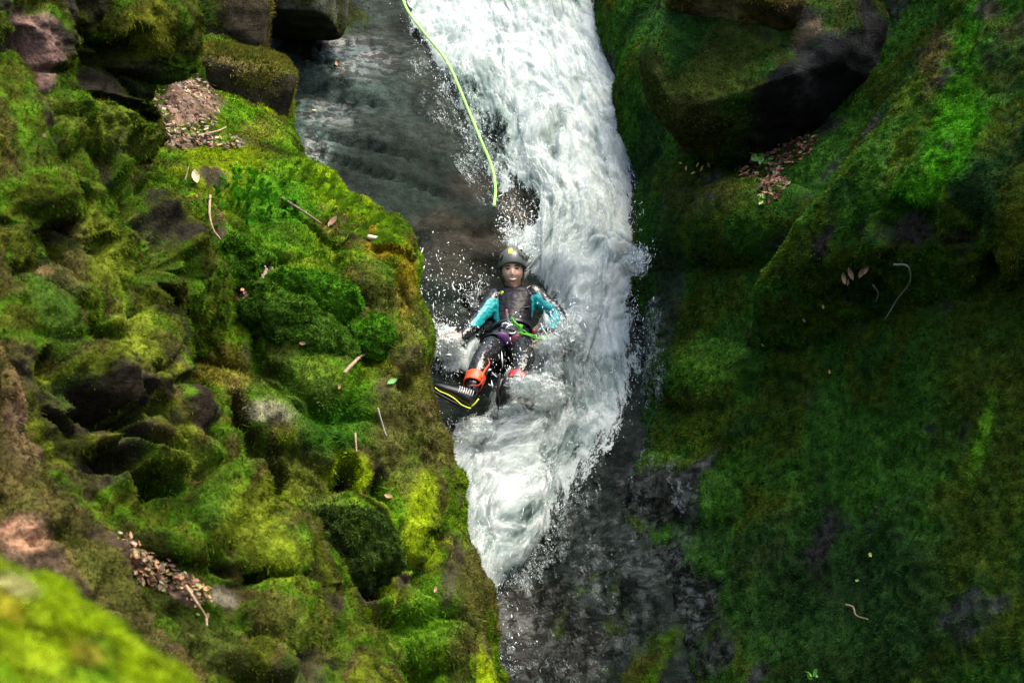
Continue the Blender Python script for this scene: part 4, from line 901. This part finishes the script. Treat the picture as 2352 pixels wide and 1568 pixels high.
    for a0, a1, e0, e1 in ((-.95, -.66, .16, .50), (.52, .74, .38, .72), (.72, .98, .20, .55), (-1.25, -1.05, .1, .4), (1.12, 1.32, .1, .4)): patch_('vent', a0, a1, e0, e1, M_DARK, 1.016, True)
    bm = bmesh.new()
    for s in (-1, 1): tube(bm, [H(s*.080, -.02, .03), H(s*.074, -.036, -.04), H(s*.048, -.055, -.095), H(s*.012, -.072, -.120)], .0055, 8, True, .5)
    finish('chin_strap', bm, M_DARK, hel, hb)
    # ---- harness, metalwork and lanyard
    hs_ = empty('harness', pel-ORG); hs_.parent = root
    bm = bmesh.new(); tb = [pel.lerp(bel, .7)+tilt*(.142*math.cos(a))+dp*(.120*math.sin(a)) for a in np.linspace(0, 2*math.pi, 28)[:-1]]
    tube(bm, tb, .017, 8, False, .45, True); finish('waist_belt', bm, M_DARK, hs_, pel)
    def on_belly(zx, zy, lift): return V(*Z(zx, zy), 13.05-lift+.0)
    def soft(name, poly, mat, Y0, thick=.009):
        bm = bmesh.new(); pts = [V(*Z(*p), Y0) for p in poly]; c = sum(pts, Vector())/len(pts); cv = bm.verts.new(c+Vector((0, -thick*1.6, 0)))
        ring0 = [bm.verts.new(p+Vector((0, .05, 0))) for p in pts]; ring1 = [bm.verts.new(c.lerp(p, .97)+Vector((0, 0, 0))) for p in pts]; ring2 = [bm.verts.new(c.lerp(p, .6)+Vector((0, -thick, 0))) for p in pts]
        m = len(pts)
        for a, b_ in ((ring0, ring1), (ring1, ring2)):
            for k in range(m): bm.faces.new((a[k], a[(k+1) % m], b_[(k+1) % m], b_[k]))
        for k in range(m): bm.faces.new((ring2[k], ring2[(k+1) % m], cv))
        o = finish(name, bm, mat, hs_, pel); o.modifiers.new('s', 'SUBSURF').render_levels = 2; return o
    soft('seat_apron', [(655, 790), (720, 775), (770, 810), (770, 880), (745, 900), (710, 860), (670, 830)], M_PURPLE, 13.035)
    soft('seat_apron', [(770, 810), (830, 790), (860, 810), (830, 860), (790, 920), (765, 900)], M_MAROON, 13.04)
    soft('gear_pouch', [(930, 770), (965, 755), (970, 790), (940, 815)], M_RED, 13.0, .012)
    for hip, kn in ((rhip, rkn), (lhip, lkn)):
        t = (kn-hip).normalized(); a1 = X-t*X.dot(t); a1.normalize(); a2 = t.cross(a1); c = hip.lerp(kn, .22); bm = bmesh.new()
        tube(bm, [c+a1*.098*math.cos(a)+a2*.098*math.sin(a) for a in np.linspace(0, 2*math.pi, 22)[:-1]], .015, 8, False, .4, True); finish('leg_loop', bm, M_DARK, hs_, pel)
    def ringz(name, zc, rx, ry, rot, Y0, r=.0055, mat=M_STEEL, gap=0):
        bm = bmesh.new(); a_ = math.radians(rot); pts = []
        for a in np.linspace(0, 2*math.pi, 26)[:-1]:
            ux, uy = rx*math.cos(a)*(1+.18*math.sin(a)), ry*math.sin(a)
            pts.append(V(*Z(zc[0]+ux*math.cos(a_)-uy*math.sin(a_), zc[1]+ux*math.sin(a_)+uy*math.cos(a_)), Y0+.012*math.cos(a)))
        tube(bm, pts, r, 8, False, 1, True); return finish(name, bm, mat, hs_, pel)
    ringz('carabiner', (778, 768), 38, 32, 10, 12.97, .010)
    bm = bmesh.new()
    tube(bm, spline([V(*Z(*p), 12.985) for p in [(742, 625), (750, 665), (755, 700), (775, 720), (795, 700), (800, 665), (812, 642)]], 22), .0085, 8); finish('carabiner', bm, M_STEEL, hs_, pel)
    bm = bmesh.new(); tube(bm, spline([V(*Z(*p), 12.985) for p in [(708, 742), (712, 728), (740, 722), (765, 735), (770, 750)]], 14), .0085, 8); finish('carabiner', bm, M_STEEL, hs_, pel)
    bm = bmesh.new(); tube(bm, [V(*Z(743, 620), 12.98), V(*Z(745, 665), 12.98)], .006, 8); finish('gate_sleeve', bm, simple('copper_sleeve', (.5, .22, .12), .4), hs_, pel)
    lan_ = empty('lanyard', V(*Z(800, 700), 12.98)-ORG); lan_.parent = root; lo = V(*Z(800, 700), 12.98)
    for pts in ([(785, 685), (800, 705), (830, 735), (850, 745), (845, 775), (870, 800), (920, 815), (970, 835), (1030, 850), (1048, 858)], [(790, 690), (815, 725), (845, 740), (835, 770), (855, 800), (900, 805), (950, 825), (1000, 835), (1045, 820)],
                [(780, 680), (790, 730), (830, 750), (860, 735), (855, 765), (880, 780), (900, 800), (960, 815)], [(1046, 815), (1050, 835), (1044, 860), (1052, 872), (1042, 880)]):
        bm = bmesh.new(); tube(bm, spline([V(*Z(*p), 12.955+.02*math.sin(p[0]*.05)-(p[0] > 900)*.03) for p in pts], 40), .0062, 8); finish('cord', bm, M_GREEN, lan_, lo)
    bm = bmesh.new(); ellips(bm, V(*Z(848, 742), 12.95), (.014, .012, .013), None, 2); finish('knot', bm, M_GREEN, lan_, lo)
    # dangling black strap below the near foot
    bm = bmesh.new(); tube(bm, spline([V(*Z(690, 1120), 12.60), V(*Z(680, 1190), 12.58), V(*Z(672, 1250), 12.57), V(*Z(690, 1310), 12.56), V(*Z(678, 1370), 12.55), V(*Z(676, 1415), 12.55)], 24), list(np.interp(np.linspace(0, 1, 24), (0, .2, .5, 1), (.022, .018, .012, .007))), 8, True, .5); finish('trailing_strap', bm, M_DARK, hs_, pel)
    # ---- gaiters, piping and shoes
    def cuff(name, a, b_, r0, r1, mat):
        t = (b_-a).normalized(); a1 = (X-t*X.dot(t)).normalized(); a2 = t.cross(a1); bm = bmesh.new()
        loft(bm, [(a.lerp(b_, s), a1*(r0+(r1-r0)*s+.003*math.sin(9*s)), a2*(r0+(r1-r0)*s)) for s in np.linspace(0, 1, 7)], False); o = finish(name, bm, mat, root, ORG); o.modifiers.new('t', 'SOLIDIFY').thickness = .006; return o
    g1 = cuff('gaiter', rkn.lerp(ran, .66), rkn.lerp(ran, .98), .066, .062, M_ORANGE); g1['label'] = 'bright orange gaiter on the raised leg'
    cuff('gaiter', lkn.lerp(lan, .82), lkn.lerp(lan, 1.12), .060, .056, M_RED)
    bm = bmesh.new(); tube(bm, spline([V(*Z(605, 990), 12.78), V(*Z(612, 1030), 12.72), V(*Z(580, 1075), 12.66), V(*Z(555, 1130), 12.61)], 16), [.006]*8+[.009]*8, 8, True, .5); finish('piping', bm, M_ORANGE, g1, ORG)
    bm = bmesh.new(); tube(bm, spline([V(*Z(480, 1195), 12.60), V(*Z(530, 1190), 12.585), V(*Z(570, 1150), 12.60)], 10), .010, 8, True, .5); finish('strap', bm, M_RED, g1, ORG)
    def shoe(heel, toe, up, width, stripe):
        s = empty('shoe', heel-ORG); s.parent = root
        d = (toe-heel); L = d.length; d.normalize(); up = (up-d*up.dot(d)).normalized(); sd = d.cross(up)
        pr = [(-.06, .022, .045, .02), (.0, .036, .062, .03), (.2, .042, .066, .035), (.42, .046, .052, .030), (.65, .050, .042, .022), (.85, .044, .034, .016), (.98, .028, .024, .010), (1.03, .012, .014, .006)]
        bm = bmesh.new(); loft(bm, [(heel+d*(t*L)+up*(c-.01), sd*w*width, up*h*.72) for t, w, h, c in pr]); finish('upper', bm, M_DARK, s, heel)
        bm = bmesh.new(); loft(bm, [(heel+d*(t*L)-up*.036, sd*(w*width+.006), up*.013) for t, w, h, c in pr]); finish('sole', bm, M_DARK, s, heel)
        if stripe:
            bm = bmesh.new(); tube(bm, spline([heel+d*(t*L)-up*(.022-.016*t+.006*math.sin(t*9))+stripe*(w*width+.001) for t, w, h, c in pr[:-1]], 30), [.0075]*30, 8, True, .6); finish('stripe', bm, M_YEL, s, heel)
            bm = bmesh.new()
            for k, t in enumerate((.06, .12, .18, .24, .30, .36, .42)):
                tube(bm, [heel+d*(t*L)+up*(.058-.05*t+.03*math.cos(a))+stripe*(.044*math.sin(a)) for a in np.linspace(-.9, 1.5, 9)], .0034, 6, True, .6)
            finish('lacing', bm, M_WHITE, s, heel)
            bm = bmesh.new(); tube(bm, [heel-d*.02+stripe*.03, heel-d*.03+stripe*.03+up*.03, heel-d*.035+stripe*.02+up*.05], .009, 8, True, .5); finish('heel_tab', bm, M_YEL, s, heel)
        return s
    shoe(V(1079, 925, 12.60), V(1002, 884, 12.66), Vector((.45, .0, .9)), 1.0, Vector((.1, -1, -.15)))
    shoe(V(1166, 872, 12.66), V(1148, 925, 12.60), Vector((0, -1, .3)), .7, None)
    root.location = ORG*(1-.011)
    return root
person()

# ------------------------------------------------------------------ rope
bm = bmesh.new()
rp = [(915, -60), (930, 12), (968, 68), (1015, 125), (1040, 168), (1060, 215), (1085, 275), (1110, 335), (1130, 385), (1138, 430), (1135, 472)]
tube(bm, spline([V(x, y, float(chute_Y(x, y))-.16) for x, y in rp], 90), .0105, 10)
tag(finish('rope', bm, M_ROPE, None, (0, 0, 0)), 'lime green rope hanging down the wet slab beside the white water', 'rope')

# ------------------------------------------------------------------ leaves, twigs, small plants
def mat_tint(name, rough=.6, trans=.2):
    b = NB(name); v = b.coord(); n = b.noise(v, 90, 3, .6)
    c = b.mix(1.0, b.attr('tint', 'Color'), b.ramp(n, [(.3, .75), (.7, 1.25)]), 'MULTIPLY')
    t = b.new('ShaderNodeBsdfTranslucent'); b.l.new(c, t.inputs[0])
    return b.done(b.mixs(trans, b.bsdf(Base_Color=c, Roughness=rough, Normal=b.bump(n, .4, .01)), t.outputs[0]))
LEAF = mat_tint('leaf'); TWIG = simple('twig_bark', (.13, .09, .05), .8, .8, 90)
PALETW = simple('pale_twig', (.24, .165, .10), .75, .7, 90); GREYTW = simple('grey_stem', (.17, .17, .13), .8, .7, 90)
def leaf_geo(c, n, size, ang, curl, col, r, aspect=.55):
    """leaf blade folded along its midrib: 9 points, 10 faces"""
    n = Vector(n).normalized(); a = n.orthogonal().normalized(); a = Quaternion(n, ang) @ a; b = n.cross(a)
    pts, f = [], []
    st = [(-.5, 0.0), (-.3, .62), (-.02, 1.0), (.28, .72), (.5, 0.0)]
    for t, w in st:
        m = c+a*(t*size)+n*(curl*size*(t*t*1.6))
        if w == 0: pts.append(m)
        else:
            e = w*size*aspect*.5; pts += [m+b*e+n*(curl*size*.5*w), m-n*size*.02, m-b*e+n*(curl*size*.5*w*r)]
    f = [(0, 1, 2), (0, 2, 3), (1, 4, 5), (1, 5, 2), (2, 5, 6), (2, 6, 3), (4, 7, 8), (4, 8, 5), (5, 8, 9), (5, 9, 6), (7, 10, 8), (8, 10, 9)]
    return [tuple(p) for p in pts], f
def leaf_mesh(name, items):
    V_, F_, C_ = [], [], []
    for it in items:
        p, f = leaf_geo(*it); k = len(V_); V_ += p; F_ += [tuple(i+k for i in t) for t in f]; C_ += [it[5]]*len(p)
    return V_, F_, C_
BROWNS = [(.16, .105, .055), (.24, .17, .095), (.09, .055, .032), (.33, .25, .15), (.06, .036, .022), (.17, .095, .055), (.12, .08, .05)]
def litter(label, g, spots, n, seed, size=(.018, .05), cols=BROWNS):
    r = random.Random(seed); flat = g.reshape(-1, 3); nn = toward_cam(g, grid_normals(g))[0].reshape(-1, 3); x, y = proj(flat); vis = (nn*-flat).sum(1) > 0
    its = []
    for (sx, sy, rx, ry, ang, share) in spots:
        a = math.radians(ang); dx, dy = x-sx, y-sy; u = (dx*math.cos(a)+dy*math.sin(a))/rx; v = (-dx*math.sin(a)+dy*math.cos(a))/ry
        ids = np.where((u*u+v*v < 1) & vis)[0]
        if len(ids) == 0: continue
        for _ in range(int(n*share)):
            i = ids[int(r.random()*len(ids))]; no = Vector(nn[i].tolist())+Vector((r.gauss(0, .45), r.gauss(0, .45), r.gauss(.3, .4)))
            c = Vector(flat[i].tolist())+Vector(nn[i].tolist())*(.006+.022*r.random())+Vector((r.gauss(0, .012), 0, r.gauss(0, .012)))
            col = tuple(q*r.uniform(.7, 1.3) for q in r.choice(cols)); its.append((c, no, r.uniform(*size), r.random()*6.3, r.uniform(-.25, .5), col, r.uniform(.2, 1.2), r.uniform(.35, .7)))
    V_, F_, C_ = leaf_mesh('x', its)
    o = link('leaf_litter', raw_mesh('leaf_litter', V_, F_, True, {'tint': C_}), None, LEAF); tag(o, label, 'leaves', kind='stuff')
litter('brown leaf litter heaped on the moss shelf below the angular boulder', g_left, [(425, 240, 80, 70, 25, .55), (400, 310, 55, 30, -10, .3), (500, 330, 60, 14, 8, .15)], 700, 1)
litter('tan dead leaves in a pocket low on the left bank', g_rib, [(285, 1275, 40, 40, 30, .35), (340, 1315, 75, 32, 15, .35), (440, 1360, 55, 22, 45, .3)], 560, 2, (.014, .034), cols=[(.27, .165, .075), (.33, .22, .115), (.16, .095, .05), (.09, .055, .03)])
litter('scraps of tan leaf caught between the moss cushions', g_left, [(530, 645, 35, 9, 45, .4), (570, 690, 14, 45, -30, .4), (620, 620, 10, 25, 0, .2)], 90, 4, (.015, .04))
litter('rusty leaf litter on the ledge under the dark boulder', g_right, [(1780, 370, 85, 32, -22, .5), (1830, 345, 50, 25, -25, .25), (1780, 430, 25, 40, 35, .25)], 520, 3, (.02, .05), [(.22, .10, .06), (.14, .065, .045), (.30, .16, .10), (.09, .045, .03)])
g_rw = (g_right, g_shoulder)
def leaf(name, label, g, x, y, size, col, seed, asp=.5, grp=None):
    r = random.Random(seed); p, n = surf(g, x, y)
    c = p+n*.012; V_, F_ = leaf_geo(Vector((0, 0, 0)), n+Vector((r.gauss(0, .25), -.3, r.gauss(.2, .25))), size, r.random()*6.3, r.uniform(.1, .4), col, r.uniform(.4, 1), asp)
    o = link(name, raw_mesh(name, V_, F_, True, {'tint': [col]*len(V_)}), None, LEAF); o.location = c; tag(o, label, 'leaf', grp); return o
PINK, TAN, YEL, LIME = (.27, .14, .095), (.34, .20, .10), (.42, .38, .09), (.28, .55, .08)
for i, (lab, g_, x, y, sz, col) in enumerate([
  ('pinkish brown dead leaf on the crest of the moss shelf', g_left, 770, 508, .085, PINK), ('orange tan curled leaf low on the bank above the dark hollow', g_left, 848, 1187, .07, TAN), ('small tan leaf hanging left of the brown strip', g_left, 888, 1140, .05, TAN),
  ('pale leaf scrap on the shelf beside the litter', g_left, 450, 405, .09, (.48, .38, .25)), ('small tan leaf on the dark green mound', g_left, 702, 788, .04, TAN), ('tiny orange leaf near the edge of the lower bank', g_left, 996, 1358, .035, TAN), ('small tan leaf tip on the olive mound', g_left, 782, 892, .03, TAN),
  ('fresh green leaf on the shaggy brown edge of the bank', g_left, 902, 874, .06, (.08, .28, .05)), ('yellow speck of a leaf on the bright shelf', g_left, 650, 470, .025, YEL),
  ('yellow leaf low on the dark right wall', g_rw, 2003, 1275, .035, YEL), ('greenish leaf below the yellow one on the right wall', g_rw, 1968, 1332, .03, (.35, .45, .1)), ('pale yellow leaf scrap beside the tan leaves on the right wall', g_rw, 1888, 706, .03, YEL), ('pink brown leaf scrap on the middle of the right wall', g_rw, 1850, 740, .03, PINK),
  ('cream leaf scrap on the right wall nearest the thin film', g_rw, 1752, 792, .03, (.5, .42, .2)), ('tan sliver of a leaf at the bottom of the right wall', g_rw, 1868, 1590, .05, TAN), ('orange speck of a leaf on the dark moss slope', g_rw, 1906, 858, .03, (.45, .22, .05)), ('tan leaf on the lower dark slope', g_rw, 1820, 1590, .04, TAN), ('yellow leaf under the leaf ledge', g_rw, 1745, 470, .05, (.40, .55, .12)),
  ('orange leaf on the wet slab under the flat boulder', g_bed, 772, 146, .05, (.5, .2, .08)), ('yellow leaf lying on the pale wet slab', g_bed, 722, 252, .04, YEL), ('small tan leaf at the foot of the overhang', g_bed, 708, 142, .04, TAN)]):
    leaf('leaf', lab, g_, x, y, sz, col, 40+i)
for i, (x, y, s_) in enumerate([(1940, 640, .07), (1958, 632, .08), (1975, 626, .07), (1990, 622, .06), (1950, 650, .05)]): leaf('leaf', ['leftmost', 'second from left', 'fourth from left', 'rightmost', 'lowest'][i]+' of the tan dead leaves in the small row on the right wall', g_rw, x, y, s_, random.Random(i).choice([(.42, .24, .16), (.5, .32, .2)]), 90+i, .4, 'row of tan leaves on the right wall')
for i, (x, y, s_) in enumerate([(1575, 385, .05), (1590, 395, .04), (1612, 388, .05), (1600, 380, .04), (1625, 380, .05), (1560, 378, .03)]): leaf('leaf', ['second from left', 'third from left', 'second from right', 'uppermost', 'rightmost', 'leftmost'][i]+' of the yellow orange fallen leaves at the end of the leaf ledge', g_rw, x, y, s_, [(.5, .28, .1), (.45, .5, .1)][i % 2], 120+i, .4, 'fallen leaves at the ledge edge')
def twig(label, g, pts, rad, mat, lift=.02, name='twig', wob=.004, cat='twig'):
    r = random.Random(len(label)); w = []
    for k, (x, y) in enumerate(pts):
        p, n = surf(g, x, y); Yv = p.y-lift; w.append(V(x, y, Yv)+Vector((r.gauss(0, wob), r.gauss(0, wob), r.gauss(0, wob))))
    bm = bmesh.new(); N = 5*len(w); tube(bm, spline(w, N), list(np.linspace(rad, rad*.5, N)), 7); o = finish(name, bm, mat, None, w[0]); o.location = w[0]; tag(o, label, cat); return o
twig('thin brown twig lying across the bright moss shelf', g_left, [(650, 455), (690, 482), (735, 512)], .010, TWIG)
twig('curved pale twig sticking out beside the moss cushion', g_left, [(795, 852), (812, 832), (830, 818), (858, 812)], .010, PALETW, .05)
twig('bare root trailing down from the shelf', g_left, [(484, 450), (482, 490), (490, 525), (505, 552)], .008, PALETW, .03)
twig('short upright stick above the pale leaf scrap', g_left, [(425, 415), (433, 382)], .006, TWIG, .03)
twig('white bleached stick at the tip of the shelf', g_left, [(850, 545), (888, 550)], .013, simple('bleached', (.50, .42, .32), .7, .4, 60), .02)
twig('grey brown stub of root between the cushions', g_left, [(605, 670), (604, 645), (612, 620)], .016, simple('root', (.16, .12, .09), .8, .8, 60), .03)
twig('thin tan stem hanging down the brown edge', g_left, [(797, 690), (800, 715), (806, 732)], .005, PALETW, .03)
twig('pink stem standing on the lower bank', g_left, [(818, 1000), (820, 1032)], .006, PALETW, .03)
twig('thin stem in front of the shaggy edge', g_left, [(868, 935), (885, 985), (890, 1000)], .005, GREYTW, .04)
twig('pair of tan sticks in the leaf litter', g_left, [(455, 310), (500, 300), (520, 292)], .008, PALETW, .03)
twig('dangling root of dead fibres under the leaf pocket', g_rib, [(430, 1345), (455, 1385), (470, 1415), (476, 1440)], .007, PALETW, .05)
twig('long hooked grey stem hanging on the right wall', g_rw, [(2055, 606), (2085, 612), (2088, 650), (2062, 690), (2036, 735)], .006, GREYTW, .03)
twig('pale curled stem low on the right wall', g_rw, [(1945, 1388), (1960, 1392), (1968, 1412), (1992, 1424)], .006, PALETW, .03)
twig('short grey stem left of the hooked stem', g_rw, [(2005, 655), (2015, 672), (2012, 695)], .005, GREYTW, .03)
def sprig(label, g, x, y, n, seed, size, col):
    """leafy seedling: stems, each with broad leaflets"""
    r = random.Random(seed); p, nn = surf(g, x, y); root = empty('seedling', p); tag(root, label, 'plant'); its = []
    bm = bmesh.new()
    for k in range(n):
        d = (Vector((r.gauss(0, .7), -.5, .7+r.random()*.4))).normalized(); L = size*r.uniform(.7, 1.3); tube(bm, [Vector((0, 0, 0)), d*L], [.003, .002], 6)
        for q in range(3): its.append((d*L*(.6+.2*q), d.cross(Vector((r.gauss(0, 1), r.gauss(0, 1), 0)))+Vector((0, -.6, .8)), size*r.uniform(.6, .9), r.random()*6, .2, tuple(c*r.uniform(.8, 1.2) for c in col), 1.0, .6))
    finish('stem', bm, simple('green_stem', (.08, .2, .03), .6), root, (0, 0, 0))
    for it in its:
        V_, F_ = leaf_geo(*it); link('leaf', raw_mesh('leaf', V_, F_, True, {'tint': [it[5]]*len(V_)}), root, LEAF)
sprig('fresh pale green seedling growing at the leaf ledge', g_rw, 1745, 378, 4, 5, .085, (.22, .50, .10)); sprig('smaller green seedling left of the ledge seedling', g_rw, 1690, 374, 2, 6, .06, (.20, .45, .09)); sprig('tiny lime seedling below the ledge litter', g_rw, 1742, 468, 2, 8, .05, (.28, .5, .1)); sprig('small green seedling at the bottom of the right wall', g_rw, 1868, 1566, 2, 9, .06, (.18, .42, .06))
def fronds():
    """feathery moss fronds along the crest of the shelf"""
    r = random.Random(12); V_, F_, C_ = [], [], []
    spots = [(r.uniform(0, 1), None) for _ in range(170)]
    edge = [(700, 385), (760, 422), (805, 450), (860, 487), (905, 530), (915, 545)]
    def frond(p, d, L, col):
        d = d.normalized(); s = d.cross(Vector((0, -1, .4))).normalized(); m = 11
        for k in range(m):
            t = k/m; c = p+d*(L*t)+Vector((0, 0, -.18*L*t*t)); w = L*.30*math.sin(math.pi*min(1, .18+t*.86))
            for sg in (-1, 1):
                b = len(V_); tip = c+s*(sg*w)+d*(w*.75)+Vector((0, r.gauss(0, .006), r.gauss(0, .004)))
                V_.extend([tuple(c-d*.004), tuple(c+d*.006), tuple(tip)]); F_.append((b, b+1, b+2)); C_.extend([col]*3)
    for t, _ in spots:
        k = t*(len(edge)-1); i = min(int(k), len(edge)-2); x = edge[i][0]+(edge[i+1][0]-edge[i][0])*(k-i)-r.expovariate(1/26); y = edge[i][1]+(edge[i+1][1]-edge[i][1])*(k-i)+r.gauss(4, 10)
        p, n = surf(g_left, x, y); v = r.uniform(.4, 1.3); frond(p, Vector((.9+r.gauss(0, .35), r.gauss(-.2, .4), .45+r.gauss(0, .3))), r.uniform(.05, .095), (.10*v, .20*v, .008))
    for _ in range(110):
        x, y = r.gauss(575, 55), r.gauss(440, 32); p, n = surf(g_left, x, y); v = r.uniform(.6, 1.3); frond(p, Vector((r.gauss(.2, .5), -.6, .3+r.gauss(0, .3))), r.uniform(.045, .085), (.035*v, .15*v, .008))
    tag(link('feather_moss', raw_mesh('feather_moss', V_, F_, False, {'tint': C_}), None, MOSS), 'bright feathery moss fronds on the crest of the shelf', 'moss', kind='stuff')
fronds()
